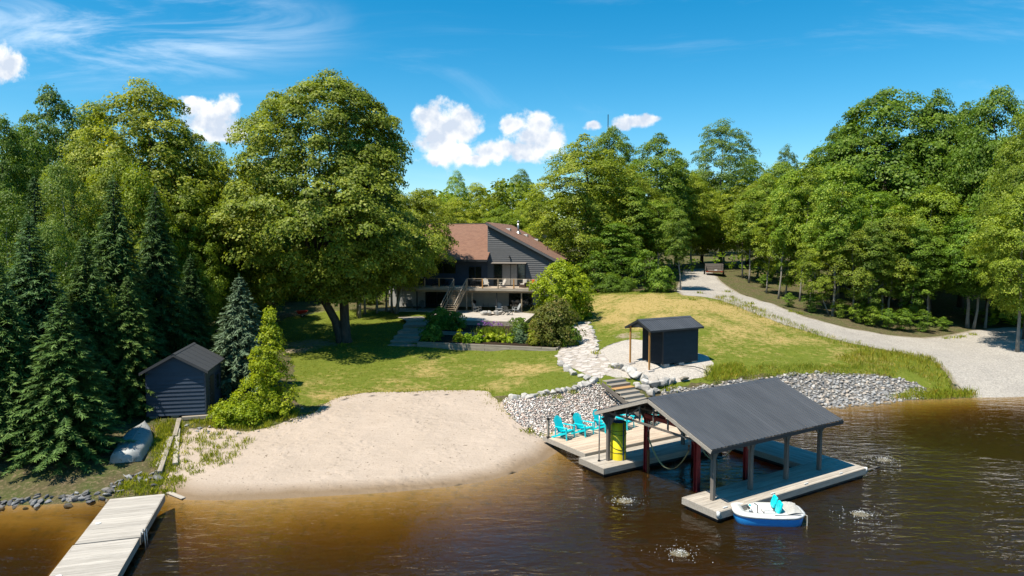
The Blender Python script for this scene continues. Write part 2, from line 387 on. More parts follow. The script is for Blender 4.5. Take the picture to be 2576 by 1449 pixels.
def seg_dist(x, y, poly, closed=True):
    x = np.asarray(x, float); y = np.asarray(y, float); best = np.full(x.shape, 1e18); bx = x.copy(); by = y.copy()
    n = len(poly)
    for i in range(n if closed else n-1):
        ax, ay = poly[i]; cx, cy_ = poly[(i+1) % n]; dx, dy = cx-ax, cy_-ay; L = dx*dx+dy*dy+1e-12
        t = np.clip(((x-ax)*dx+(y-ay)*dy)/L, 0, 1); qx = ax+t*dx; qy = ay+t*dy; d = (x-qx)**2+(y-qy)**2
        k = d < best; best = np.where(k, d, best); bx = np.where(k, qx, bx); by = np.where(k, qy, by)
    return np.sqrt(best), bx, by
def inside(x, y, poly):
    x = np.asarray(x, float); y = np.asarray(y, float); c = np.zeros(x.shape, bool); n = len(poly)
    for i in range(n):
        ax, ay = poly[i]; bx, by = poly[i-1]
        if ay == by: continue
        c ^= ((ay > y) != (by > y)) & (x < (bx-ax)*(y-ay)/(by-ay)+ax)
    return c
BAR = [tuple(at(u, v, 0))[:2] for u, v in ((-60,1286),(40,1288),(130,1284),(190,1290),(222,1310),(222,1345),(195,1380))]
_ph = rng.uniform(0, 6.28, (24,)); _dr = rng.uniform(0, 6.28, (24,)); _fr = rng.uniform(.25, 2.6, (24,))
def rough(x, y):
    s = 0
    for p, d, f in zip(_ph, _dr, _fr): s = s+np.sin((x*np.cos(d)+y*np.sin(d))*f+p)/(1+f)
    return s*.03
def height(x, y):
    x = np.asarray(x, float); y = np.asarray(y, float)
    d, _, _ = seg_dist(x, y, SHORE, False); w = inside(x, y, LAKE)
    land = tps(x, y)+rough(x, y)*np.clip(d/6, 0, 1)
    lim = .02+.16*d
    k = np.clip(d/5., 0, 1); k = k*k*(3-2*k)
    land = np.maximum(np.where(d < 5, land*k+np.minimum(land, lim)*(1-k), land), np.minimum(.012+.05*d, .4))
    bed = -np.minimum(.015+.22*d+.055*d*d, 2.0)
    bed = np.where(x < -12, np.maximum(bed*(1+np.clip((-12-x)/3, 0, 1)*1.6), -2.0), bed)      # the bottom drops faster at the left
    db, _, _ = seg_dist(x, y, BAR, False)
    bed = np.maximum(bed, -(.28+.6*db*db))
    bed = np.where(d < .02, 0, bed)
    return np.where(w, bed, np.where(d < .02, 0, land))
def h1(x, y): return float(height(np.array([x]), np.array([y]))[0])
def ground(u, v, dz=0.):                       # where the ray through (u, v) meets the terrain
    d = ray(u, v); T = np.linspace(18, 170, 900)
    gap = CAM_Z+d.z*T-height(d.x*T, d.y*T)
    k = np.argmax(gap < 0)
    if gap[k] >= 0: k = len(T)-1
    t0, t1 = T[max(k-1, 0)], T[k]; g0, g1 = gap[max(k-1, 0)], gap[k]
    t = t0+(t1-t0)*g0/(g0-g1+1e-9)
    return Vector((d.x*t, d.y*t, h1(d.x*t, d.y*t)+dz))
def smooth_poly(P, it=2):
    for _ in range(it):
        Q = []
        for i in range(len(P)):
            a = P[i]; b = P[(i+1) % len(P)]
            Q += [(a[0]*.75+b[0]*.25, a[1]*.75+b[1]*.25), (a[0]*.25+b[0]*.75, a[1]*.25+b[1]*.75)]
        P = Q
    return P
def wobble(P, amp, step=.55, seed=1):
    g = random.Random(seed); Q = []
    for a, b in zip(P, P[1:]+P[:1]):
        L = math.hypot(b[0]-a[0], b[1]-a[1]); n = max(1, int(L/step)); nx, ny = -(b[1]-a[1])/(L+1e-6), (b[0]-a[0])/(L+1e-6)
        for k in range(n): f = k/n; o = g.gauss(0, amp); Q.append((a[0]+(b[0]-a[0])*f+nx*o, a[1]+(b[1]-a[1])*f+ny*o))
    return smooth_poly(Q, 1)
def poly_px(px, it=2, amp=0.): 
    P = smooth_poly([tuple(ground(u, v))[:2] for u, v in px], it)
    return wobble(P, amp) if amp else P
lawn_px = [(735,1010),(742,960),(735,900),(700,850),(690,810),(760,785),(900,778),(1000,782),(1180,790),(1400,800),(1470,760),(1480,737),(1600,733),(1700,736),(1830,742),(1930,788),(2060,843),(2220,885),(2340,905),(2385,955),(2395,985),(2330,972),(2240,945),(2100,938),(1990,940),(1850,945),(1760,965),(1500,980),(1400,990),(1270,1000),(1215,985),(1000,992),(860,1000),(800,1025)]
REG = {}
REG['lawn'] = poly_px(lawn_px, 1, .14)
REG['beach'] = poly_px([(400,1262),(415,1222),(430,1165),(455,1100),(480,1072),(560,1078),(640,1085),(730,1062),(790,1040),(830,1008),(890,990),(1000,986),(1120,981),(1212,979),(1252,1000),(1266,1035),(1310,1065),(1350,1090),(1380,1108),(1402,1125),(1450,1180),(1420,1260),(900,1330),(480,1300)], 1, .16)
REG['pebble_bank'] = poly_px([(1262,1000),(1330,998),(1400,988),(1470,972),(1505,962),(1525,985),(1560,1005),(1620,1020),(1660,1012),(1700,1030),(1560,1075),(1440,1105),(1390,1116),(1345,1092),(1300,1064),(1270,1036)], 1)
REG['gravel_pad'] = poly_px([(1510,880),(1555,858),(1600,850),(1680,870),(1750,885),(1790,905),(1795,925),(1775,950),(1700,962),(1640,965),(1570,950),(1515,945),(1490,915)], 2, .10)
REG['path'] = poly_px([(1430,815),(1470,806),(1492,830),(1500,868),(1505,885),(1530,900),(1540,925),(1520,948),(1490,950),(1440,925),(1405,912),(1400,890),(1425,845)], 1)
REG['driveway'] = smooth_poly([tuple(ground(u, v))[:2] for u, v in [(1688,742),(1712,700),(1722,676),(1775,674),(1800,690),(1822,716),(1900,752),(2000,787),(2100,818),(2250,845),(2330,850),(2420,836),(2576,815)]]+[(60, 62), (75, 52)]+[tuple(ground(u, v))[:2] for u, v in [(2576,1012),(2500,1012),(2452,1003),(2405,978),(2378,935),(2330,902),(2220,879),(2150,866),(2060,844),(1950,810),(1850,770),(1800,751)]], 1)
REG['riprap_bank'] = poly_px([(1640,985),(1760,968),(1850,955),(1990,942),(2100,938),(2240,945),(2330,972),(2345,1000),(2240,1015),(2074,1035),(1990,1045),(1800,1050),(1680,1030)], 1, .15)
ORDER = ['lawn', 'beach', 'gravel_pad', 'path', 'pebble_bank', 'driveway', 'riprap_bank']

# ground materials
def ground_mat(name, fn):
    m, t, b, out = new_mat(name); co = t.node('ShaderNodeTexCoord').outputs['Object']
    att = lambda k: t.node('ShaderNodeAttribute', attribute_name=k).outputs['Fac']
    col, hgt, bs, bd, rg = fn(t, co, att)
    t.put(b.inputs['Base Color'], col); t.put(b.inputs['Roughness'], rg); b.inputs['Specular IOR Level'].default_value = .12
    if bs: t.l.new(t.node('ShaderNodeBump', inp={'Strength': bs, 'Distance': bd, 'Height': hgt}).outputs[0], b.inputs['Normal'])
    return m
def f_lawn(t, co, att):
    a = t.noise(co, .35, 5, .6); bn = t.noise(co, 2.2, 6, .65); f = t.noise(co, 14, 4, .7)
    dry = t.m('ADD', att('dry'), t.m('ADD', t.m('MULTIPLY', t.m('SUBTRACT', a, .44), 1.5), t.m('MULTIPLY', t.m('SUBTRACT', bn, .48), 1.5)))
    green = t.mix(t.mapr(bn, .3, .7), (.105, .130, .014), (.165, .175, .026))
    green = t.mix(t.mapr(f, .35, .7), green, (.065, .095, .010))
    tan = t.mix(t.mapr(f, .3, .7), (.36, .265, .105), (.25, .19, .065))
    col = t.mix(t.mapr(dry, .35, .85), green, tan)
    bare = t.m('ADD', att('bare'), t.m('MULTIPLY', t.m('SUBTRACT', bn, .5), 1.2))
    col = t.mix(t.mapr(bare, .45, .75), col, t.mix(f, (.22, .17, .12), (.31, .25, .18)))
    return col, f, .8, .06, .95
def f_sand(t, co, att):
    a = t.noise(co, .5, 6, .6); f = t.noise(co, 9, 6, .7); g = t.noise(co, 60, 2)
    col = t.mix(t.mapr(a, .3, .7), (.395, .322, .262), (.34, .277, .223))
    col = t.mix(t.mapr(f, .50, .72), col, (.30, .24, .185)); col = t.mix(t.mapr(t.noise(co, 1.7, 6, .7), .60, .72), col, (.28, .225, .17))
    col = t.mix(t.mapr(t.noise(co, 5, 3, .5), .70, .74), col, (.10, .075, .05))
    wet = t.mapr(t.m('ADD', att('shore'), t.m('MULTIPLY', t.m('SUBTRACT', a, .5), .8)), 1.5, .35)
    col = t.mix(wet, col, (.19, .135, .085))
    track = t.noise(t.mapping(co, rot=(0, 0, R(12)), sc=(.35, 2.4, 1)), 1.6, 4, .6)
    dim = t.m('MULTIPLY', t.node('ShaderNodeTexVoronoi', feature='SMOOTH_F1', inp={'Vector': t.vm('ADD', co, t.vm('MULTIPLY', t.node('ShaderNodeTexNoise', inp={'Vector': co, 'Scale': 1.5}).outputs['Color'], (.8, .8, 0))), 'Scale': 2.6}).outputs['Distance'], t.mapr(t.noise(co, .33, 3), .42, .6))
    return col, t.m('ADD', t.m('ADD', t.m('MULTIPLY', f, .4), t.m('MULTIPLY', track, .6)), t.m('MULTIPLY', dim, 1.3)), .7, .12, t.mapr(wet, 0, 1, .95, .55)
def f_gravel(c1, c2, c3):
    def fn(t, co, att):
        a = t.noise(co, .4, 5, .6); f = t.noise(co, 7, 6, .75); v = t.node('ShaderNodeRGBToBW', inp={0: t.node('ShaderNodeTexVoronoi', inp={'Vector': co, 'Scale': 13.}).outputs['Color']}).outputs[0]
        col = t.mix(t.mapr(a, .3, .7), c1, c2); col = t.mix(t.mapr(f, .45, .7), col, c3)
        col = t.mix(.22, col, v, 'OVERLAY')
        return col, t.m('ADD', f, t.node('ShaderNodeTexVoronoi', inp={'Vector': co, 'Scale': 16.}).outputs['Distance']), .6, .05, .95
    return fn
def f_drive(t, co, att):
    col, hgt, bs, bd, rg = f_gravel((.36, .33, .29), (.30, .275, .245), (.225, .205, .185))(t, co, att)
    e = t.m('ADD', att('mid'), t.m('MULTIPLY', t.m('SUBTRACT', t.noise(co, 1.3, 5, .65), .5), .9))
    col = t.mix(t.mapr(e, .45, .1), col, (.20, .17, .12))
    return col, hgt, bs, bd, rg
def f_forest(t, co, att):
    a = t.noise(co, .6, 6, .65); f = t.noise(co, 6, 5, .7)
    col = t.mix(t.mapr(a, .35, .65), (.085, .066, .036), (.055, .075, .018)); col = t.mix(t.mapr(f, .5, .7), col, (.20, .145, .09))
    return col, f, .9, .1, 1.
def f_bed(t, co, att):
    a = t.noise(co, .35, 6, .6); f = t.noise(co, 2.2, 5, .65)
    col = t.mix(t.mapr(a, .35, .68), (.34, .235, .11), (.26, .175, .075))
    col = t.mix(t.mapr(f, .5, .72), col, (.20, .155, .08))
    return col, f, .5, .08, 1.
def f_rockbed(t, co, att):
    f = t.noise(co, 5, 6, .7); return t.mix(t.mapr(f, .35, .65), (.08, .075, .068), (.20, .185, .17)), f, 1., .12, 1.
GM = {'lawn': ground_mat('lawn_grass', f_lawn), 'beach': ground_mat('beach_sand', f_sand),
      'gravel_pad': ground_mat('pale_gravel', f_gravel((.43, .39, .345), (.37, .335, .295), (.29, .26, .23))),
      'path': ground_mat('path_bedding', f_gravel((.38, .335, .29), (.32, .28, .24), (.24, .21, .18))),
      'driveway': ground_mat('grey_gravel_drive', f_drive), 'forest_floor': ground_mat('leaf_litter', f_forest),
      'lake_bed': ground_mat('brown_lake_bed', f_bed), 'pebble_bank': ground_mat('stone_bedding', f_rockbed), 'riprap_bank': ground_mat('stone_bedding_grey', f_rockbed)}
def axis(segs):
    a = [segs[0][0]]
    for s, e, st0, st1 in segs:
        x = s; 
        while x < e-1e-6:
            k = (x-s)/(e-s); x = min(x+st0*(st1/st0)**k, e)
            a.append(x)
    return np.array(a)
xs = axis([(-2500, -200, 600, 120), (-200, -44, 40, 4), (-44, -30, 2.5, .6), (-30, 38, .30, .30), (38, 60, .6, 2.5), (60, 200, 4, 40), (200, 2500, 120, 600)])
ys = axis([(-2600, -60, 600, 60), (-60, 10, 20, 3), (10, 20, 2, .4), (20, 58, .30, .30), (58, 100, .34, .8), (100, 150, 1, 3), (150, 300, 6, 30), (300, 3000, 60, 500)])
def build_ground():
    X, Y = np.meshgrid(xs, ys); X = X.ravel().copy(); Y = Y.ravel().copy()
    near = (X > -36) & (X < 48) & (Y > 18) & (Y < 125)
    idx = np.where(near)[0]
    for nm in ['lake']+ORDER[::-1]:                       # snap vertices to the region outlines
        poly = LAKE if nm == 'lake' else REG[nm]
        d, bx, by = seg_dist(X[idx], Y[idx], poly, True)
        lim = np.where(Y[idx] < 58, .19, .3)
        k = (d < lim) if nm == 'lake' else (d < lim) & ~inside(bx, by, LAKE); X[idx[k]] = bx[k]; Y[idx[k]] = by[k]; idx = idx[~k]
    # the shore also far away
    Z = height(X, Y)
    nx, ny = len(xs), len(ys)
    i, j = np.meshgrid(np.arange(nx-1), np.arange(ny-1)); a = (j*nx+i).ravel()
    Fq = np.c_[a, a+1, a+nx+1, a+nx]
    # split each quad along its shorter diagonal, drop degenerate triangles
    T = np.r_[Fq[:, [0, 1, 2]], Fq[:, [0, 2, 3]]]
    cx = X[T].mean(1); cyy = Y[T].mean(1)
    area = np.abs((X[T[:, 1]]-X[T[:, 0]])*(Y[T[:, 2]]-Y[T[:, 0]])-(X[T[:, 2]]-X[T[:, 0]])*(Y[T[:, 1]]-Y[T[:, 0]]))
    reg = np.full(len(T), 'forest_floor', dtype=object)
    for nm in ORDER: reg[inside(cx, cyy, REG[nm])] = nm
    reg[inside(cx, cyy, LAKE)] = 'lake_bed'
    sd, _, _ = seg_dist(X, Y, SHORE, False)
    def blob(lst):
        s = np.zeros(len(X))
        for u, v, r, k in lst:
            q = ground(u, v); s = np.maximum(s, k*np.exp(-((X-q.x)**2+(Y-q.y)**2)/(r*r)))
        return s
    dry = blob([(1620, 765, 6, .95), (1520, 755, 4, .8), (1760, 765, 4, .95), (1700, 790, 6, .7), (1830, 775, 4, .8), (1900, 800, 5, .6), (1850, 830, 6, .5), (2000, 850, 5, .45), (2100, 885, 5, .4), (1800, 860, 4, .4), (1560, 800, 3, .8), (900, 955, 4, .35), (1100, 940, 5, .4), (1310, 930, 3, .6), (1250, 970, 2.5, .5), (860, 995, 3, .6), (1000, 975, 4, .45), (1600, 820, 3, .7)])
    bare = blob([(790, 865, 3.5, .8), (745, 880, 2.5, .8), (760, 775, 4, .9), (830, 768, 4, .8), (890, 870, 1.5, .5), (1580, 845, 1.8, .75), (860, 1000, 1.5, .5), (1390, 975, 1, .3)])
    md, _, _ = seg_dist(X, Y, REG['driveway'], True)
    names = {'lawn': 'structure', 'beach': 'structure', 'gravel_pad': 'structure', 'path': 'structure', 'driveway': 'structure', 'forest_floor': 'structure', 'lake_bed': 'structure', 'pebble_bank': 'structure', 'riprap_bank': 'structure'}
    objs = {}
    for nm in names:
        t = T[(reg == nm) & (area > 1e-5)]
        if not len(t): continue
        used, inv = np.unique(t.ravel(), return_inverse=True)
        V = np.c_[X[used], Y[used], Z[used]]
        me = np_mesh(nm, V, inv.reshape(-1, 3), GM[nm], True, {'dry': ('POINT', dry[used]), 'bare': ('POINT', bare[used]), 'shore': ('POINT', sd[used]), 'mid': ('POINT', md[used])}, 3)
        o = link(nm, me); o['kind'] = names[nm]; objs[nm] = o
    return objs
GROUND = build_ground()
for k, l in (('lawn', 'green and sun-dried lawn between the beach and the house'), ('beach', 'pale raked sand beach sloping into the brown lake'), ('gravel_pad', 'pale gravel pad round the charcoal sauna cabin'), ('path', 'curved bedding of the pale flagstone path'), ('driveway', 'grey gravel driveway curving down to the water'), ('forest_floor', 'shaded leaf litter under the trees'), ('lake_bed', 'brown sandy lake bed under the clear brown water'), ('pebble_bank', 'bank of small pink and white stones above the deck'), ('riprap_bank', 'bank of grey angular stones along the right-hand shore')):
    if k in GROUND: GROUND[k]['label'] = l

# ------------------------------------------------------------------ the lake
def water_mat():
    m, t, b, out = new_mat('tannin_brown_water'); t.n.remove(b)
    co = t.node('ShaderNodeTexCoord').outputs['Object']
    calm = t.mapr(t.noise(co, .09, 3, .5), .38, .62, .25, 1.)
    w1 = t.noise(t.mapping(co, rot=(0, 0, R(28)), sc=(.55, 1.7, 1)), 1.15, 3, .5, .4)
    w2 = t.noise(t.mapping(co, rot=(0, 0, R(-24)), sc=(.7, 1.9, 1)), 2.6, 3, .55, .3)
    w3 = t.noise(co, 9, 3, .5)
    h = t.m('ADD', t.m('ADD', t.m('MULTIPLY', w1, 1.), t.m('MULTIPLY', w2, .42)), t.m('MULTIPLY', w3, .05))
    # rings spreading from the four aerators
    for (u, v) in BOILS:
        q = at(u, v, 0); d = t.vm('LENGTH', t.vm('SUBTRACT', co, (q.x, q.y, 0)))
        s = t.m('MULTIPLY', t.m('SINE', t.m('MULTIPLY', d, 13.)), t.mapr(d, 2.6, .3, 0, .10))
        h = t.m('ADD', h, s)
    bp = t.node('ShaderNodeBump', inp={'Strength': calm, 'Distance': .14, 'Height': h})
    gl = t.node('ShaderNodeBsdfGlossy', inp={'Color': (1, 1, 1, 1), 'Roughness': .03, 'Normal': bp.outputs[0]})
    tr = t.node('ShaderNodeBsdfTransparent', inp={'Color': (.98, .95, .90, 1)})
    df = t.node('ShaderNodeBsdfDiffuse', inp={'Color': (.105, .062, .018, 1)}); tr = t.node('ShaderNodeMixShader', inp={0: .14, 1: tr.outputs[0], 2: df.outputs[0]})
    fr = t.node('ShaderNodeFresnel', inp={'IOR': 1.36, 'Normal': bp.outputs[0]})
    mx = t.node('ShaderNodeMixShader', inp={0: fr.outputs[0], 1: tr.outputs[0], 2: gl.outputs[0]}); t.l.new(mx.outputs[0], out.inputs[0])
    va = t.node('ShaderNodeVolumeAbsorption', inp={'Color': (.66, .56, .12, 1), 'Density': 1.6}); t.l.new(va.outputs[0], out.inputs['Volume'])
    return m
BOILS = [(1572, 1260), (2225, 1157), (2165, 1293), (1710, 1392)]
M['water'] = water_mat()
def build_lake():
    mb = MB(); mb.box(-2600, 2600, -2700, 62, -4, 0)      # the land rises through its surface at the shore
    o = mb.build('lake_water', M['water']); tag(o, 'dark brown rippled lake water', kind='structure')
build_lake()
# ------------------------------------------------------------------ foliage generators
def unit(a): return a/(np.linalg.norm(a, axis=-1, keepdims=True)+1e-9)
def leaf_cards(P, N, L, W, tint, g, fold=.12, tang=None):
    n = len(P); N = unit(N)
    t = unit(np.cross(N, g.normal(size=(n, 3)))) if tang is None else unit(tang-N*np.sum(tang*N, 1, keepdims=True))
    b = np.cross(N, t); L = np.broadcast_to(np.asarray(L, float), (n,))[:, None]; W = np.broadcast_to(np.asarray(W, float), (n,))[:, None]
    V = np.stack([P+t*L*.5, P+b*W*.5+N*W*fold, P-t*L*.5, P-b*W*.5+N*W*fold], 1).reshape(-1, 3)
    return V, np.arange(4*n).reshape(n, 4), np.clip(tint, 0, 1)
def crown_mesh(name, profile, mat, n_cl, cl_r, per, leaf, seed, flat=.5, bump=.28, nb=40, inner=.35, up=.75, ex=1., ey=1., right=1., off=(0, 0), limbs=None):
    """leafy crown: puffs of leaves gathered near the skin of a bumpy body of revolution (profile = height, radius)"""
    g = np.random.default_rng(seed); pz = np.array([p[0] for p in profile]); pr = np.array([p[1] for p in profile])
    zz = np.linspace(pz[0], pz[-1], 200); rr = np.interp(zz, pz, pr); cdf = np.cumsum(rr+.15*rr.max()); cdf /= cdf[-1]
    z = np.interp(g.random(n_cl), cdf, zz); th = g.uniform(0, 2*np.pi, n_cl)
    bt = g.uniform(0, 2*np.pi, nb); bz = g.uniform(pz[0], pz[-1], nb); ba = g.uniform(-.8, 1, nb)*bump; bw = g.uniform(.25, .6, nb); H = pz[-1]-pz[0]
    def bumps(th, z):
        s = np.zeros_like(th)
        for a, b, c, w in zip(bt, bz, ba, bw):
            dt = np.abs((th-a+np.pi) % (2*np.pi)-np.pi); s += c*np.exp(-(dt/w)**2-((z-b)/(H*.11))**2)
        return s
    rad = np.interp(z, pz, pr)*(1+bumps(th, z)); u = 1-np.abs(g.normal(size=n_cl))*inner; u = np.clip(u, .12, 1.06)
    c = np.c_[np.cos(th)*np.where(np.cos(th) > 0, np.interp(z/pz[-1], [.5, .7], [right, min(1., right+.16)]), 1.)*rad*u*ex+off[0], np.sin(th)*rad*u*ey+off[1], z+g.normal(size=n_cl)*.2]
    slope = -np.gradient(rr, zz); sl = np.interp(z, zz, np.clip(slope, -1.2, 1.6))
    out = unit(np.c_[np.cos(th), np.sin(th), sl])
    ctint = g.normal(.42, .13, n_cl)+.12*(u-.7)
    k = np.repeat(np.arange(n_cl), per); n = len(k)
    r = np.sqrt(g.random(n)); a = g.uniform(0, 2*np.pi, n); size = cl_r*(g.uniform(.6, 1.35, n_cl))[k]
    # a puff is a drooping cap, tilted outwards
    ax1 = unit(np.cross(out, np.array([0, 0, 1.])+1e-3))[k]; up3 = unit(out*.45+np.array([0, 0, 1.])*1.)[k]; ax2 = np.cross(up3, ax1)
    P = c[k]+(ax1*(r*np.cos(a))[:, None]+ax2*(r*np.sin(a))[:, None])*size[:, None]+up3*((.45-r*r*.95)*size*flat+g.normal(size=n)*.13*size)[:, None]
    N = unit(up3*(up*(1.15-r*r*.6))[:, None]+out[k]*.25+(ax1*(r*np.cos(a))[:, None]+ax2*(r*np.sin(a))[:, None])*.75+g.normal(size=(n, 3))*.30)
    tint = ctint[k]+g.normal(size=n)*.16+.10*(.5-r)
    s = leaf*g.uniform(.65, 1.25, n)
    V, Fc, tt = leaf_cards(P, N, s, s*.8, tint, g)
    return np_mesh(name, V, Fc, mat, False, {'tint': ('FACE', tt)}), c
def trunk_mesh(name, mat, h, r0, seed, limbs=None, lean=(0, 0), nl=6, reach=3., start=.3, forks=1, wig=.25):
    g = random.Random(seed); mb = MB(); n = 9; path = []; rad = []
    for i in range(n+1):
        t = i/n; path.append(Vector((lean[0]*t*h+g.uniform(-1, 1)*wig*t, lean[1]*t*h+g.uniform(-1, 1)*wig*t, h*t-.25*(i == 0))))
        rad.append(r0*(1.35 if i == 0 else 1)*(1-t*.82))
    mb.tube(path, rad, 8)
    for k in range(nl):
        t = start+(1-start)*.8*(k+g.random()*.7)/nl; i = min(int(t*n), n-1); a = path[i]; ang = k*2.4+g.random()
        R_ = reach*(1.1-t)*g.uniform(.75, 1.15)
        b = a+Vector((math.cos(ang)*R_, math.sin(ang)*R_, R_*g.uniform(.6, 1.1))); m = a.lerp(b, .5)+Vector((0, 0, R_*.12))
        rr = rad[i]*.55; mb.tube([a, m, b], [rr, rr*.65, rr*.2], 6)
        for q in range(2):
            c = m.lerp(b, .3+.4*q)+Vector((g.uniform(-1, 1), g.uniform(-1, 1), g.uniform(.2, 1)))*R_*.4; mb.tube([m.lerp(b, .2+.3*q), c], [rr*.4, rr*.1], 5)
    return mb.mesh(name, mat, True)
def spruce_mesh(name, mat, h, r, seed, base=.25, density=1., droop=.18):
    g = np.random.default_rng(seed); Ps = []; Ns = []; Ts = []; Ls = []; ti = []
    z = base
    while z < h-.15:
        t = (z-base)/(h-base); Lb = r*(1-t)**.85*(.55+.45*min(1, t*8+.45))+.12
        nb = max(4, int((11 if t < .75 else 7)*density)); a0 = g.uniform(0, 6.28)
        for k in range(nb):
            a = a0+6.283*k/nb+g.normal()*.15; L = Lb*g.uniform(.72, 1.12); d = np.array([np.cos(a), np.sin(a), 0]); sd = np.array([-d[1], d[0], 0])
            m = max(3, int(L/.14)); s = (np.arange(m)+g.random(m)*.6)/m; s = s[s*L > .12*L]
            zz = z+L*(.22*s-(.22+droop)*s**2*1.2+.10*s**4)+g.normal(size=len(s))*.03
            for side in (-1, 1, 0, -.45, .45):
                n = len(s); tl = ((.30+.34*(1-s))*min(1., L*.8)+.12)*.78
                if side == 0: tl = tl*.9
                dirv = d[None]*(.75 if side else 1)+sd[None]*side*.8; dirv = unit(dirv+np.c_[g.normal(size=(n, 2))*.18, g.normal(size=n)*.16-.10])
                P = np.c_[d[0]*s*L, d[1]*s*L, zz]+dirv*tl[:, None]*.45
                Ps.append(P); Ts.append(dirv); Ls.append(tl*1.15)
                Ns.append(np.c_[g.normal(size=(n, 2))*.45+d[None, :2]*.35, np.full(n, 1.)])
                ti.append(.18+.42*s**2+g.normal(size=n)*.11+(.1 if side == 0 else 0))
        z += max(.16, .34*(1-t*.6))*g.uniform(.85, 1.15)/density**.5
    # the leader shoot
    n = 24; zz = h-np.linspace(0, .8, n); a = g.uniform(0, 6.28, n); dv = unit(np.c_[np.cos(a), np.sin(a), np.full(n, .9)])
    Ps.append(np.c_[np.zeros((n, 2)), zz]+dv*.1); Ts.append(dv); Ls.append(np.full(n, .28)); Ns.append(unit(np.c_[np.cos(a), np.sin(a), -np.ones(n)*.5])); ti.append(np.full(n, .5))
    P = np.concatenate(Ps); T = np.concatenate(Ts); L = np.concatenate(Ls)
    V, Fc, tt = leaf_cards(P, np.concatenate(Ns), L, .045+.055*L, np.concatenate(ti), g, .10, T)
    return np_mesh(name, V, Fc, mat, False, {'tint': ('FACE', tt)})

# ------------------------------------------------------------------ tree prototypes: (crown mesh, trunk mesh, height, radius)
PROTO = {}
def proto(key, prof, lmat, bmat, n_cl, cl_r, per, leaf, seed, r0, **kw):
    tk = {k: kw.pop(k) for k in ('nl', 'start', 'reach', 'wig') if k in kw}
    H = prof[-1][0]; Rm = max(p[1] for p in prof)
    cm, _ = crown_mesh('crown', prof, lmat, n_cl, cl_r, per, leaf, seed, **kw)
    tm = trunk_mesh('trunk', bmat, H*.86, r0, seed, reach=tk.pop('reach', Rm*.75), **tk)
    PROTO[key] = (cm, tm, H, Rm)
round_prof = [(4.0, 2.2), (6, 4.6), (9, 6.0), (12, 6.1), (15, 5.2), (17.5, 3.6), (19.3, 1.8), (20, .5)]
proto('oak1', round_prof, M['leaf_green'], M['bark'], 520, 1.05, 107, 0.236, 21, .34)
proto('oak2', [(3.2, 1.8), (6, 4.9), (9, 5.8), (11, 5.4), (13.5, 5.6), (16, 4.4), (18.5, 2.6), (20, .6)], M['leaf_green'], M['bark'], 520, 1.0, 107, 0.236, 22, .34, bump=.36)
proto('maple1', [(2.5, 2.6), (5, 5.0), (9, 6.0), (13, 5.4), (16, 4.2), (18.5, 2.6), (20, .7)], M['leaf_maple'], M['bark'], 600, .95, 117, 0.212, 23, .36, bump=.34)
proto('maple2', [(1.6, 3.0), (4, 5.2), (8, 6.0), (12, 5.7), (15.5, 4.4), (18, 2.8), (20, .6)], M['leaf_maple'], M['bark'], 600, .95, 117, 0.212, 24, .36, bump=.30)
proto('slim1', [(6.2, .6), (7, 1.9), (10, 2.6), (13, 2.3), (15, 1.3), (16, .4)], M['leaf_green'], M['bark_pale'], 150, .75, 82, 0.201, 25, .14, bump=.5, inner=.5, nl=8, start=.35)
proto('slim2', [(4.0, 1.0), (6.5, 2.2), (9, 2.2), (12, 2.7), (14.5, 1.6), (16, .4)], M['leaf_maple'], M['bark_pale'], 150, .75, 82, 0.201, 26, .13, bump=.55, inner=.5, nl=8, start=.3)
proto('slim3', [(2.2, 1.2), (5, 2.5), (8, 2.4), (11, 2.8), (14, 1.9), (16, .4)], M['leaf_green'], M['bark_pale'], 175, .75, 88, 0.201, 27, .15, bump=.5, inner=.5, nl=8, start=.3)
proto('poplar', [(4, 1.8), (8, 3.8), (12, 4.4), (16, 4.0), (18.5, 2.4), (20, .5)], M['leaf_birch'], M['bark_pale'], 330, .8, 107, 0.166, 28, .25, bump=.4, nl=9)
proto('birch', [(1, 2.4), (4, 3.4), (7, 3.2), (9.5, 2.0), (11, .4)], M['leaf_birch'], M['bark_white'], 330, .7, 127, 0.118, 29, .13, bump=.35, up=.4, flat=.9, nl=8)
proto('lime', [(1, 2.2), (3.5, 3.4), (6, 3.2), (8, 2.0), (9, .5)], M['leaf_lime'], M['bark'], 210, .75, 102, 0.166, 30, .16, bump=.35)
proto('sapling', [(.5, .5), (1.6, 1.0), (2.8, 1.05), (3.6, .6), (4, .2)], M['leaf_green'], M['bark'], 55, .42, 62, 0.142, 31, .035, bump=.5, nl=5, start=.15, wig=.1)
proto('bush', [(.05, .7), (.5, 1.1), (1.1, 1.1), (1.6, .7), (1.9, .2)], M['leaf_green'], M['bark'], 90, .36, 82, 0.100, 32, .035, bump=.35, nl=6, start=.05, wig=.1)
proto('wood1', [(6.0, 1.6), (8, 4.4), (11, 5.8), (14, 5.4), (17, 4.0), (19.2, 1.8), (20, .4)], M['leaf_green'], M['bark_pale'], 380, .95, 103, 0.230, 33, .24, bump=.36, start=.4)
proto('wood2', [(5.2, 1.4), (7, 3.6), (10, 5.4), (12.5, 5.6), (15.5, 5.0), (18, 3.0), (20, .4)], M['leaf_maple'], M['bark_pale'], 380, .95, 103, 0.230, 34, .22, bump=.4, start=.4)
def spruce_proto(key, mat, h, r, seed, **kw):
    PROTO[key] = (spruce_mesh('crown', mat, h, r, seed, **kw), trunk_mesh('trunk', M['bark'], h*.97, .17, seed, nl=0, wig=.04), h, r)
spruce_proto('spruce1', M['needle'], 12, 3.1, 41)
spruce_proto('spruce2', M['needle'], 12, 2.8, 42, droop=.26)
spruce_proto('spruce3', M['needle'], 12, 2.0, 43)
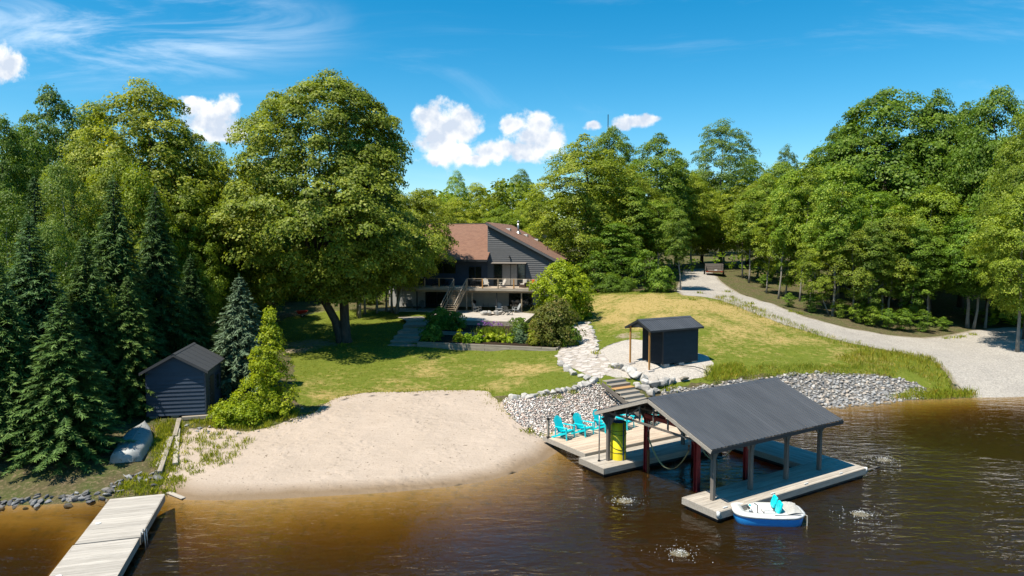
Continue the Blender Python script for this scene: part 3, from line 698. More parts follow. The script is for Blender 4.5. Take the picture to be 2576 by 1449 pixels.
spruce_proto('bluespruce', M['needle_blue'], 7.2, 2.3, 44, density=1.15)

def put_tree(kind, x, y, H, Rr, label, cat='tree', tint=(1, 1, 1), name=None, group=None, rot=None, z=None, lean=(0, 0)):
    cm, tm, h, r = PROTO[kind]
    e = thing(name or {'spruce': 'spruce_tree', 'bluesp': 'blue_spruce_tree', 'birch': 'birch_tree', 'saplin': 'sapling', 'bush': 'bush', 'poplar': 'poplar_tree', 'maple1': 'maple_tree', 'maple2': 'maple_tree', 'lime': 'young_tree'}.get(kind[:6], 'broadleaf_tree'), label, cat, (x, y, h1(x, y)-.05 if z is None else z), 0, group)
    e.rotation_euler = (lean[1], lean[0], random.uniform(0, 6.28) if rot is None else rot)
    e.scale = (Rr/r, Rr/r, H/h)
    c = link('crown', cm, e); t = link('trunk', tm, e)
    j = random.uniform(.9, 1.1); c.color = (tint[0]*j, tint[1]*j, tint[2]*j, 1)
    return e
def tree_px(kind, u, vtop, hw, depth, label, **kw):   # crown centre column u, top at vtop, half width hw, all at a distance of depth
    x = (u-1288)/F_*depth; x = x*1.0
    zt = atY(u, vtop, depth).z; zb = h1(x, depth)
    return put_tree(kind, x, depth, zt-zb, hw*depth/F_, label, **kw)

# ------------------------------------------------------------------ the big maple on the lawn
def hero():
    b = ground(866, 862); e = thing('maple_tree', 'huge round maple on the lawn left of the house', 'tree', b)
    prof = [(4.2, 3.6), (5.4, 6.6), (7.0, 9.3), (9, 10.2), (11.5, 9.6), (14, 8.7), (17, 7.9), (19.5, 6.5), (21.3, 4.6), (22.4, 2.2), (22.8, .6)]
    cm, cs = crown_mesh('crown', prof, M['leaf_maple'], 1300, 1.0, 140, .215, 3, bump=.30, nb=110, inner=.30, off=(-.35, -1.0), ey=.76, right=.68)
    o = link('crown', cm, e); o.color = (1, .98, 1, 1)
    mb = MB(); g = random.Random(5)
    mb.tube([(.15, 0, -.3), (.12, 0, .5), (.05, .1, 2), (.0, .1, 4.2), (.3, .2, 7), (.5, .5, 11), (.2, .6, 16)], [.75, .5, .43, .40, .34, .22, .06], 10)
    mb.tube([(-.25, 0, -.3), (-.35, 0, .6), (-.8, .1, 2), (-2.0, .2, 4.2), (-3.0, .4, 6.5), (-3.4, .6, 10), (-3.6, .5, 14)], [.55, .42, .38, .34, .28, .18, .05], 10)
    for k in range(26):
        c = Vector(cs[g.randrange(len(cs))]); s = Vector((g.choice((.3, -2.2)), .3, g.uniform(3.8, 9))); mm = s.lerp(c, .55)+Vector((0, 0, .6))
        if c.z > s.z: mb.tube([s, mm, s.lerp(c, .93)], [.16, .10, .03], 6)
    mb.build('trunk', M['bark'], e, True)
hero()

# ------------------------------------------------------------------ conifers on the left shore
SP = [('spruce3', 95, 440, 92, 42, 'slim dark spruce with the highest tip at the far left', (.9, .95, 1.1)),
      ('spruce1', 78, 545, 165, 34, 'bluish spruce in front of the far-left slim spruce', (1., 1.1, 1.35)),
      ('spruce3', 190, 448, 40, 48, 'thin dark spruce spire rising among the birch leaves', (.8, .8, .9)),
      ('spruce2', 292, 438, 120, 41, 'tall broad spruce behind the small left shed, nearest its ridge', (1.05, 1.05, 1)),
      ('spruce1', 396, 465, 110, 44, 'dark spruce just right of the tall broad spruce', (.85, .9, .9)),
      ('spruce2', 215, 585, 120, 36.5, 'mid-height spruce between the bluish and the tall broad spruce', (1.1, 1.1, .95)),
      ('spruce1', 318, 690, 105, 37.5, 'shorter spruce with light tips behind the upturned rowboat', (1.15, 1.1, .9)),
      ('spruce2', 478, 640, 78, 47, 'dark shaded spruce right of the small shed roof', (.75, .8, .8)),
      ('spruce2', -10, 640, 130, 31, 'spruce cut by the left edge of the picture', (1.1, 1.1, 1.)),
      ('spruce1', 150, 740, 150, 31.2, 'low wide spruce reaching down to the shore stones', (1.05, 1.1, .95)),
      ]
for k, u, v, hw, d, lab, tn in SP: tree_px(k, u, v, hw, d, lab, tint=tn, group='dark spruces on the left shore')
tree_px('bluespruce', 602, 690, 98, 42.5, 'silvery blue spruce between the small shed and the lawn', tint=(1, 1, 1), rot=1.)
# yellow-green young tree and its low skirt beside the beach
def cone_tree():
    b = ground(684, 1046); e = thing('young_tree', 'bright yellow-green conical young tree beside the sand', 'tree', b)
    cm, _ = crown_mesh('crown', [(.2, 1.1), (1, 1.25), (2, 1.15), (3, .95), (4, .68), (5, .38), (5.9, .06)], M['leaf_lime'], 260, .34, 60, .115, 61, bump=.45, nb=60, inner=.5, flat=.7, up=.5)
    link('crown', cm, e).color = (1.02, 1.0, 1, 1); link('trunk', trunk_mesh('trunk', M['bark'], 5.2, .07, 61, nl=8, reach=1, start=.1, wig=.05), e)
    b = ground(604, 1052); e = thing('bush', 'low yellow-green bush at the foot of the conical young tree', 'bush', b)
    cm, _ = crown_mesh('crown', [(.0, 1.5), (.35, 1.6), (.7, 1.1), (1.05, .35)], M['leaf_lime'], 170, .34, 60, .12, 62, bump=.4, inner=.4, flat=.8, up=.5)
    link('crown', cm, e).color = (.92, .95, 1, 1); link('trunk', trunk_mesh('trunk', M['bark'], 1.2, .04, 62, nl=6, reach=1.2, start=.05, wig=.05), e)
cone_tree()

# ------------------------------------------------------------------ broadleaf trees, left background to right edge
YG = (1.28, 1.18, 1.0); DK = (.72, .8, .9); BR = (1.25, 1.22, .9); GN = (1, 1, 1)
TR = [('oak1', 20, 298, 95, 54, 'dark broadleaf tree at the far left edge', DK), ('oak2', 150, 230, 105, 66, 'dark tall tree second from the left on the skyline', (.75, .85, .9)),
      ('oak1', 255, 262, 90, 68, 'dark tree half hidden by the tall yellow-green maple', (.85, .95, .9)),
      ('maple1', 385, 213, 185, 57, 'tall airy yellow-green maple above the spruces', YG), ('maple2', 225, 330, 110, 52, 'yellow-green maple low behind the birch leaves', (1.15, 1.1, 1)),
      ('maple2', 545, 362, 95, 64, 'bright green tree between the airy maple and the huge maple', (1., 1.05, .9)), ('lime', 356, 425, 90, 49, 'pale lime tree poking out above the spruce tips', (.75, .8, 1)),
      ('birch', 165, 412, 110, 46, 'glittering birch behind the slim spruce', GN), ('birch', 20, 480, 120, 43, 'birch at the left edge under the dark tree', (.95, 1, .95)), ('birch', 130, 560, 100, 38, 'low birch foliage between two spruces at the left', (.95, 1, .95)),
      ('maple1', 470, 470, 90, 54, 'shaded green tree right of the pale lime tree', (.9, 1., .8)), ('oak2', 598, 470, 90, 74, 'green tree behind the left side of the huge maple', (1.1, 1.1, 1)),
      ('maple2', 640, 540, 80, 70, 'yellowish tree low at the left flank of the huge maple', YG), ('oak1', 540, 560, 85, 60, 'dark green tree above the silvery blue spruce', (.8, .95, .8)),
      ('oak2', 700, 520, 110, 86, 'green tree behind the huge maple trunk', (1, 1, 1)), ('oak1', 820, 480, 110, 92, 'tall tree hidden behind the huge maple', GN), ('maple1', 960, 470, 110, 94, 'tree between the huge maple and the brown roof', BR),
      ('maple2', 1075, 480, 75, 98, 'yellow-green tree just left of the roof ridge', YG), ('poplar', 1150, 432, 36, 118, 'slim lime poplar against the white cloud', (1.5, 1.5, .5)), ('maple1', 1200, 462, 60, 125, 'yellow-green tree behind the roof ridge', (1.45, 1.35, 1)),
      ('maple2', 1262, 470, 60, 128, 'light green tree above the right end of the ridge', (1.4, 1.32, 1)), ('poplar', 1312, 428, 42, 140, 'grey-green tree top in the dip of the skyline', (.9, .95, 1.1)), ('maple1', 1345, 478, 60, 118, 'light tree left of the big maple behind the house', (1.35, 1.3, 1)),
      ('maple1', 1150, 500, 70, 108, 'bright yellow-green tree directly behind the house roof', (1.5, 1.35, .9)), ('oak2', 1260, 520, 75, 112, 'lime tree directly behind the roof vents', (1.4, 1.3, .9)), ('maple2', 1365, 545, 60, 104, 'low bright tree by the right roof slope', (1.4, 1.3, .9)),
      ('maple2', 1474, 343, 142, 90, 'broad layered maple right of the house', (1.05, 1.02, .8)), ('oak1', 1535, 322, 70, 108, 'tree under the thin mast behind the broad layered maple', (.95, 1, .9)),
      ('oak2', 1648, 344, 92, 100, 'tall green tree right of the broad layered maple', (1.1, 1.12, .9)), ('wood2', 1610, 455, 80, 92, 'mid-height tree in front of the tall green tree', (1.15, 1.12, .9)), ('slim3', 1590, 470, 55, 86, 'leafy slim tree at the lawn edge left of the driveway', (1.2, 1.2, 1)),
      ('slim1', 1655, 500, 55, 87, 'slim tree second from the driveway at the lawn edge', (1.2, 1.2, .9)), ('slim3', 1545, 560, 60, 83, 'dark low tree right of the house gable', (.85, 1, .8)),
      ('poplar', 1812, 306, 84, 112, 'tall grey-green poplar above the driveway', (1.05, 1.1, 1.05)), ('wood2', 1738, 440, 70, 104, 'yellow-green tree arching over the driveway top', BR), ('oak2', 1880, 395, 80, 118, 'green tree right of the grey-green poplar', (1.15, 1.15, 1)),
      ('poplar', 1972, 368, 34, 125, 'small spiky tree top on the skyline left of the dark oak', (.8, .9, .9)), ('oak1', 1955, 410, 80, 112, 'pale tree below the small spiky top', (1.2, 1.2, 1)), ('wood2', 1820, 480, 75, 108, 'light green tree behind the parked trailer', BR),
      ('oak1', 2215, 232, 178, 84, 'wide dark oak crowning the right-hand wood', (.85, .95, .8)), ('oak2', 2100, 330, 95, 88, 'left shoulder of the right-hand wood, dark green tree', (.85, .95, .8)), ('oak2', 2340, 240, 100, 80, 'dark oak right of the wide dark oak', (.82, .92, .8)),
      ('oak1', 2490, 226, 115, 72, 'tall tree at the upper right edge of the wood', (.95, 1.05, .9)), ('maple1', 2590, 270, 110, 62, 'tree cut by the right edge of the picture', (1, 1.05, .9)),
      ('wood1', 2190, 470, 105, 74, 'layered green tree at the front of the right-hand wood', (1.1, 1.15, .85)), ('wood2', 2340, 470, 100, 73, 'tree with pale leaf undersides in the right-hand wood', (1.05, 1.15, .9)), ('wood1', 2440, 530, 105, 69, 'low dark green tree near the right edge of the wood', (.9, 1.05, .8)), ('wood2', 2570, 470, 105, 57, 'nearest leafy tree at the right edge', (1.1, 1.12, 1)),
      ('wood1', 2060, 420, 80, 96, 'mid-green tree behind the slim trees at the driveway bend', (1.1, 1.1, 1)), ('wood1', 2300, 380, 110, 92, 'dark filler tree deep in the right-hand wood', (.8, .9, .8)), ('wood1', 2420, 400, 110, 84, 'dark tree deep in the wood near the right edge', (.8, .9, .8))]
TR += [('oak2', 1700, 405, 75, 108, 'green tree left of the grey-green poplar, on the skyline', (1.1, 1.1, .9)), ('maple1', 1765, 425, 65, 116, 'yellow-green tree at the left foot of the grey-green poplar', BR), ('wood2', 1925, 440, 75, 104, 'bright tree above the third slim stem right of the trailer', BR),
       ('wood1', 2005, 415, 80, 98, 'full green tree behind the tallest slim tree', (1.15, 1.15, 1)), ('oak1', 2140, 300, 90, 92, 'dark tree between the shoulder and the wide dark oak', (.85, .95, .8)), ('oak2', 2420, 270, 110, 82, 'dark tree closing the gap right of the two dark oaks', (.9, 1, .85)), ('wood2', 2110, 470, 85, 80, 'leafy tree above the pale straight stem', (1.15, 1.15, .9)), ('wood1', 2270, 500, 90, 78, 'leafy tree above the twin grey stems', (1.05, 1.15, .9)),
       ('maple2', 300, 380, 110, 50, 'yellow-green tree behind the tall broad spruce', (1.1, 1.1, .95)), ('oak2', 80, 330, 110, 58, 'dark green tree behind the slim far-left spruce', (.9, .95, .9)), ('maple1', 470, 330, 100, 60, 'green maple right of the tall airy one', (1.15, 1.1, .95))]
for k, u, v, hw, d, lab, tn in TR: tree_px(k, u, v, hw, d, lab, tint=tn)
# slim trees whose stems show along the driveway and lawn edge: (base u, base v, top u, top v, half width, kind)
SL = [(1712, 730, 1700, 520, 40, 'slim1', 'slim tree with dark stem at the left side of the driveway mouth', GN), (1868, 700, 1860, 455, 45, 'slim2', 'slim tree just right of the parked trailer', BR),
      (1884, 712, 1890, 470, 45, 'slim1', 'forked-looking slim tree second right of the trailer', BR), (1905, 700, 1925, 440, 45, 'slim3', 'slim tree third right of the trailer', BR), (1928, 738, 1940, 500, 42, 'slim2', 'slim tree on the grassy bank before the driveway bend', (1.3, 1.3, 1)),
      (1958, 752, 1985, 420, 45, 'slim1', 'slim tree at the start of the driveway bend', (1.3, 1.3, 1)), (1975, 748, 2000, 480, 45, 'slim3', 'thin bright tree in the driveway bend', (1.3, 1.3, 1)), (2012, 758, 2030, 392, 52, 'slim2', 'tallest slim tree in the driveway bend', (1.25, 1.3, 1)),
      (2035, 775, 2060, 520, 45, 'slim1', 'slim tree left of the pale leaning stem', (1.2, 1.2, 1)), (2094, 795, 2110, 400, 62, 'slim1', 'slim tree with the pale straight stem by the gravel edge', (1.25, 1.25, 1)), (2086, 792, 2010, 600, 40, 'slim2', 'pale leaning stem crossing the straight one', (1.2, 1.2, 1)),
      (2150, 806, 2130, 560, 50, 'slim2', 'slim tree behind the bright shrubs at the gravel edge', GN), (2192, 812, 2180, 560, 52, 'slim3', 'slim tree left of the twin grey stems', GN), (2216, 806, 2225, 540, 55, 'slim1', 'left one of the twin grey stems in the dark wood', GN),
      (2232, 808, 2250, 520, 55, 'slim2', 'right one of the twin grey stems in the dark wood', GN), (2290, 815, 2300, 560, 55, 'slim3', 'slim tree right of the twin grey stems', (.9, 1, .9)), (2330, 820, 2340, 590, 50, 'slim1', 'slim tree before the darkest gap of the wood', (.9, 1, .9)),
      (2448, 828, 2490, 560, 62, 'slim1', 'pale slanting trunk near the right edge of the wood', GN), (2478, 826, 2500, 520, 60, 'slim2', 'thick grey trunk behind the pale slanting one', GN)]
for bu, bv, tu, tv, hw, k, lab, tn in SL:
    b = ground(bu, bv); zt = atY(tu, tv, b.y).z; H = zt-b.z; lx = ((tu-bu)/F_*b.y)/H
    put_tree(k, b.x, b.y, H, hw*b.y/F_, lab, tint=tn, lean=(lx, 0), name='slim_tree', rot=0, group='slim trees along the driveway')
# stems under the trees between the huge maple and the house
ST = [(900, 795, 'stem just right of the forked maple trunk'), (918, 790, 'thin stem second right of the maple trunk'), (948, 788, 'stem midway between the maple trunk and the deck'), (972, 784, 'stem third from the deck corner'), (986, 786, 'pale stem second from the deck corner'), (1000, 788, 'pale stem at the left corner of the deck'), (660, 770, 'stem in the dark shade left of the wheelbarrow'), (690, 762, 'stem just left of the wheelbarrow')]
for i, (u, v, lab) in enumerate(ST):
    b = ground(u, v); put_tree(('slim1', 'slim2')[i % 2], b.x, b.y, 13.5, 2.6, 'slim tree, '+lab, tint=(.85, 1, .8), name='slim_tree', rot=i, group='slim trees beside the house')
put_tree('wood2', -13.0, 75.6, 14.0, 4.7, 'leafy maple overhanging the left half of the house roof', tint=(1.05, 1.0, .9), lean=(.24, 0), rot=0, name='maple_tree')
put_tree('wood1', -16.6, 73.8, 13.0, 3.8, 'green tree at the left end of the raised deck', tint=(.95, 1.0, .9), lean=(.08, 0), rot=1.)
# bushes and saplings of the wood edge
BU = [(1500, 736, 'dark bush right of the house gable'), (1540, 736, 'second dark bush along the top of the lawn'), (1580, 735, 'third dark bush along the top of the lawn'), (1625, 735, 'fourth dark bush along the top of the lawn'), (1665, 735, 'bush at the lawn corner beside the driveway'),
      (1925, 725, 'low bush on the bank right of the trailer'), (1990, 775, 'low bush inside the driveway bend'), (2045, 788, 'bush left of the pale leaning stem'), (2120, 802, 'bright bush right of the pale straight stem'), (2160, 815, 'bright bush at the gravel edge'), (2200, 825, 'yellow-green bush at the gravel edge of the wood'), (2240, 832, 'bush below the twin grey stems'), (2280, 836, 'bush right of the twin grey stems'), (2330, 838, 'bush before the dark gap of the wood'), (2380, 836, 'bush left of the pale slanting trunk'), (2540, 815, 'bush near the right edge of the picture'), (2500, 822, 'bush right of the pale slanting trunk'),
      (640, 770, 'shaded bush behind the blue spruce tip'), (700, 765, 'shaded bush left of the wheelbarrow'), (590, 780, 'dark bush deep left of the wheelbarrow'), (830, 762, 'sunlit bush behind the maple trunk'), (870, 760, 'second sunlit bush behind the maple trunk'), (930, 765, 'sunlit bush behind the slim stems'), (740, 758, 'bush above the wheelbarrow'), (545, 800, 'dark bush beyond the small shed')]
for i, (u, v, lab) in enumerate(BU):
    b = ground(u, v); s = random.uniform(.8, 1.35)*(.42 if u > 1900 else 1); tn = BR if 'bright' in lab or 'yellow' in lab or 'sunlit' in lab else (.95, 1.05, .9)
    put_tree('bush' if i % 3 and u < 1900 else 'sapling', b.x, b.y+.5, (2.0 if i % 3 and u < 1900 else 3.8)*s, 1.25*s*(1 if u < 1900 else 1.2), lab, 'bush', tint=tn, name='bush', group='bushes of the wood edge')
# undergrowth deeper in the wood, and the wood beyond, which reads as one mass
def wood_mass(name, label, spots, mat, seed, cl_r, leaf, per):
    g = np.random.default_rng(seed); Vs = []; Fs = []; Ts = []; k = 0
    for (x, y, H, r, low) in spots:
        zb = h1(x, y); n_cl = int(26*(r/3)**2*(H/12)*(3/cl_r/2.2)); th = g.uniform(0, 6.28, n_cl); z = g.uniform(low, 1, n_cl)*H; rr = r*np.sqrt(np.clip(1-((z/H-.5)/.56)**2, .02, 1))*np.clip(g.normal(.9, .15, n_cl), .2, 1.1)
        c = np.c_[x+np.cos(th)*rr, y+np.sin(th)*rr, zb+z]; kk = np.repeat(np.arange(n_cl), per); n = len(kk)
        P = c[kk]+g.normal(size=(n, 3))*np.array([.5, .5, .3])*cl_r; N = g.normal(size=(n, 3))*.5+np.array([0, -.1, .8])+np.c_[np.cos(th), np.sin(th), th*0][kk]*.4
        s = leaf*g.uniform(.7, 1.3, n); V, Fc, tt = leaf_cards(P, N, s, s*.8, g.normal(.45, .12)+g.normal(size=n)*.17, g)
        Vs.append(V); Fs.append(Fc+k); Ts.append(tt); k += len(V)
    o = link(name, np_mesh(name, np.concatenate(Vs), np.concatenate(Fs), mat, False, {'tint': ('FACE', np.concatenate(Ts))}))
    tag(o, label, kind='stuff'); return o
sp = []
for i in range(54):
    x = -130+260*i/53+random.uniform(-3, 3); y = 128+random.uniform(-4, 30)-.0012*x*x
    if x < -15: y -= 22
    sp.append((x, y, random.uniform(11, 15), random.uniform(4, 6), .05))
for i in range(14): sp.append((random.uniform(52, 110), random.uniform(66, 105), random.uniform(14, 20), random.uniform(4, 6), .05))
wood_mass('far_wood', 'distant mixed wood closing the view behind the house', sp, M['leaf_maple'], 71, 1.3, .7, 22).color = (1.2, 1.2, 1, 1)
sp = []
for i in range(34): x = 31+random.uniform(0, 30); sp.append((x, 70+max(0, 52-x)*.9+random.uniform(0, 22), random.uniform(1, 3.2), random.uniform(1.4, 2.2), .0))
for i in range(14): x = random.uniform(12, 24); sp.append((x, 89+random.uniform(0, 12), random.uniform(2, 5), random.uniform(1.6, 2.6), .0))
for i in range(24): x = random.uniform(-44, -16); sp.append((x, 80+random.uniform(0, 22), random.uniform(2.5, 6), random.uniform(2, 3), .0))
for i in range(16): x = random.uniform(-46, -24); sp.append((x, 46+random.uniform(0, 26), random.uniform(2, 6), random.uniform(2, 3), .0))
for u in range(1905, 2460, 13):
    v = np.interp(u, [1905, 1960, 2000, 2100, 2250, 2330, 2460], [722, 752, 772, 803, 832, 838, 828]); q = ground(u, v-random.uniform(2, 10)); sp.append((q.x, q.y+random.uniform(0, 2.5), random.uniform(.3, .8), random.uniform(.5, .9), 0.))
wood_mass('undergrowth', 'tangled shaded undergrowth inside the wood', sp, M['leaf_green'], 72, .8, .42, 22).color = (.9, 1, .8, 1)
# ------------------------------------------------------------------ boathouse and docks
BH = at(1806, 1288, .45); BH_A = R(31.8)
BHL = Vector((math.cos(BH_A), math.sin(BH_A), 0)); BHW = Vector((-math.sin(BH_A), math.cos(BH_A), 0))
def bh(l, w, z=0): return Vector((BH.x, BH.y, 0))+BHL*l+BHW*w+Vector((0, 0, z))
def bh_inv(p): q = Vector((p.x-BH.x, p.y-BH.y, 0)); return q.dot(BHL), q.dot(BHW)
def board_mesh(L, W, T, mat, key={}):
    k = (round(L, 2), round(W, 3), round(T, 3), mat)
    if k not in key:
        mb = MB(); mb.box(0, L, 0, W, 0, T); key[k] = mb.mesh('board', M[mat], bevel=.006)
    return key[k]
def boards_along(parent, x0, x1, y0, y1, z, mat, wd=.14, gap=.008, t=.038, splits=3, name='board', rnd=None):
    n = max(1, round((y1-y0)/(wd+gap))); wd = (y1-y0)/n-gap; g = rnd or random
    for i in range(n):
        cuts = [x0]+sorted(x0+(x1-x0)*((k+((i % 2)*.5+.25))/splits) for k in range(splits-1) if splits > 1)+[x1] if splits > 1 else [x0, x1]
        for a, b in zip(cuts[:-1], cuts[1:]):
            link(name, board_mesh(b-a-.006, wd, t, mat), parent, (a, y0+i*(wd+gap), z+g.uniform(-.004, .004)))
def boards_across(parent, x0, x1, y0, y1, z, mat, wd=.14, gap=.008, t=.038, name='board'):
    n = max(1, round((x1-x0)/(wd+gap))); wd = (x1-x0)/n-gap
    for i in range(n):
        link(name, board_mesh(wd, y1-y0, t, mat), parent, (x0+i*(wd+gap), y0+random.uniform(-.015, .015), z+random.uniform(-.004, .004)))
DZ = .41
def dock():
    t = thing('boathouse_dock', 'grey weathered U-shaped dock under the boathouse roof', 'dock', bh(0, 0, 0), BH_A)
    boards_along(t, 0, 9.9, 0, 1.8, DZ, 'wood_dock'); boards_across(t, 7.8, 9.9, 1.81, 6.29, DZ, 'wood_dock_y'); boards_along(t, -.45, 7.79, 6.3, 8.1, DZ, 'wood_dock')
    for a in [(0.02, 9.88, -.045, -.004), (.02, 7.78, 1.805, 1.845), (-.43, 7.7, 6.255, 6.295), (-.43, 7.7, 8.105, 8.145)]:
        mb = MB(); mb.box(a[0], a[1], a[2], a[3], .17, DZ+.03); mb.build('fascia', M['wood_side'], t)
    for a in [(-.045, -.004, -.04, 1.84), (9.904, 9.945, -.04, 6.3), (-.495, -.454, 6.26, 8.14), (7.75, 7.79, 1.85, 6.25)]:
        mb = MB(); mb.box(a[0], a[1], a[2], a[3], .17, DZ+.03); mb.build('fascia', M['wood_side'], t)
    mb = MB()
    for (x0, x1, y0, y1) in ((.1, 9.8, .1, 1.7), (7.9, 9.8, 1.85, 6.2), (-.35, 7.6, 6.4, 8.0)): mb.box(x0, x1, y0, y1, -.05, .20)
    mb.build('float', M['black'], t)
    for x, y in ((.55, .12), (3.4, .10), (5.6, .10), (8.1, .1)):                     # mooring cleats
        mb = MB(); mb.box(x-.12, x+.12, y-.03, y+.03, DZ+.06, DZ+.10); mb.box(x-.05, x+.05, y-.025, y+.025, DZ+.03, DZ+.07); mb.build('cleat', M['white_plastic'], t, bevel=.01)
    for x, y in ((0.0, -.02), (9.86, .0)):                                            # corner bumpers
        mb = MB(); mb.tube([(x, y, .24), (x, y, .47)], .07, 10); mb.build('bumper', M['white_plastic'], t, True)
    p = thing('lakeside_deck', 'pale timber deck with the turquoise chairs, one step above the dock', 'deck', bh(0, 0, 0), BH_A)
    boards_along(p, -.1, 9.2, 8.16, 11.7, .56, 'wood_pale', splits=3)
    for a in ((-.1, 9.2, 8.115, 8.152), (-.1, 9.2, 11.705, 11.745)): mb = MB(); mb.box(*a, .34, .585); mb.build('fascia', M['wood_side'], p)
    for a in ((-.14, -.104, 8.11, 11.74), (9.204, 9.24, 8.11, 11.74)): mb = MB(); mb.box(*a, .34, .585); mb.build('fascia', M['wood_side'], p)
    for x in (.3, 3, 6, 8.8):
        for y in (8.4, 11.3): mb = MB(); mb.box(x-.08, x+.08, y-.08, y+.08, -1.2, .55); mb.build('post', M['wood_post'], p)
dock()
EZ, RZ, W0, W1, WR = 2.74, 4.06, .36, 7.48, 3.92
def boathouse():
    t = thing('boathouse', 'open boathouse with grey posts and a charcoal metal gable roof', 'boathouse', bh(0, 0, 0), BH_A)
    rows = [(.96, [.78, 3.05, 5.4, 7.75]), (7.08, [.45, 2.84, 5.4, 7.75])]
    for w, ls in rows:
        for l in ls:
            mb = MB(); mb.box(l-.08, l+.08, w-.08, w+.08, DZ+.04, 2.58); mb.build('post', M['wood_post'], t, bevel=.008)
            for s in (-1, 1):
                mb = MB(); mb.prism([(l+s*.09, 2.1), (l+s*.09, 2.57), (l+s*.45, 2.57)], 'y', w-.025, w+.025); mb.build('brace', M['wood_post'], t)
            s = 1 if w < 3 else -1
            mb = MB(); mb.prism([(w+s*.09, 2.1), (w+s*.09, 2.57), (w+s*.45, 2.57)], 'x', l-.02, l+.02); mb.build('brace', M['wood_post'], t)
        mb = MB(); mb.box(.15, 8.35, w-.07, w+.07, 2.585, 2.76); mb.build('beam', M['wood_truss'], t)
    sl = (RZ-EZ)/(WR-W0)
    for l in (.32, 2.2, 4.1, 6.0, 8.2):                      # trusses
        tr = MB(); tr.box(l-.03, l+.03, W0+.1, W1-.1, 2.77, 2.86)
        tr.bar((l, W0+.1, EZ+.02), (l, WR, RZ-.1), .06, .10); tr.bar((l, W1-.1, EZ+.02), (l, WR, RZ-.1), .06, .10)
        o = tr.build('truss', M['wood_truss'], t)
        for w in (1.4, 2.2, 3.05, 3.92, 4.8, 5.65, 6.45):
            h = RZ-.14-abs(w-WR)*sl
            mb = MB(); mb.box(l-.025, l+.025, w-.035, w+.035, 2.862, h-.01); mb.build('web', M['wood_truss'], o)
        for a, b in ((2.2, 3.05), (5.65, 4.8)):
            mb = MB(); mb.bar((l+.035, a, 2.88), (l+.035, b, RZ-.22-abs(b-WR)*sl), .03, .06); mb.build('web', M['wood_truss'], o)
    # ribbed metal panels, ten on each slope
    L = math.hypot(RZ-EZ, WR-W0); ang = math.atan2(RZ-EZ, WR-W0); n = 10; pw = 8.55/n
    mb = MB(); mb.box(0, pw-.004, 0, L, 0, .018)
    for k in range(4): x = pw*(k+.5)/4; mb.prism([(x-.034, .016), (x-.018, .052), (x+.018, .052), (x+.034, .016)], 'y', -.01, L)
    pm = mb.mesh('roof_panel', M['metal_roof'])
    for i in range(n):
        link('roof_panel', pm, t, (-.02+i*pw, W0, EZ+.045), (ang, 0, 0))
        link('roof_panel', pm, t, (-.02+(i+1)*pw-.004, W1, EZ+.045), (ang, 0, math.pi))
    mb = MB(); mb.prism([(WR-.18, RZ-.005), (WR, RZ+.075), (WR+.18, RZ-.005), (WR+.17, RZ+.012), (WR, RZ+.09), (WR-.17, RZ+.012)], 'x', -.04, 8.56); mb.build('ridge_cap', M['metal_roof'], t)
    for l in (-.045, 8.54):                                  # barge boards
        for a, b in ((W0-.02, WR), (W1+.02, WR)):
            mb = MB(); mb.bar((l, a, EZ-.04), (l, b, RZ-.045), .035, .15); mb.build('barge_board', M['wood_side'] if l < 0 else M['wood_truss'], t)
    for w in (W0-.02, W1+.02): mb = MB(); mb.box(-.02, 8.52, w-.018, w+.018, EZ-.12, EZ+.03); mb.build('fascia', M['dark_trim'], t)
    for i in range(5):                                       # purlins
        for s in (-1, 1):
            w = WR+s*(.4+i*.72); z = RZ-.045-abs(w-WR)*sl; mb = MB(); mb.box(.1, 8.4, w-.04, w+.04, z-.05, z+.01); mb.build('purlin', M['wood_truss'], t)
boathouse()
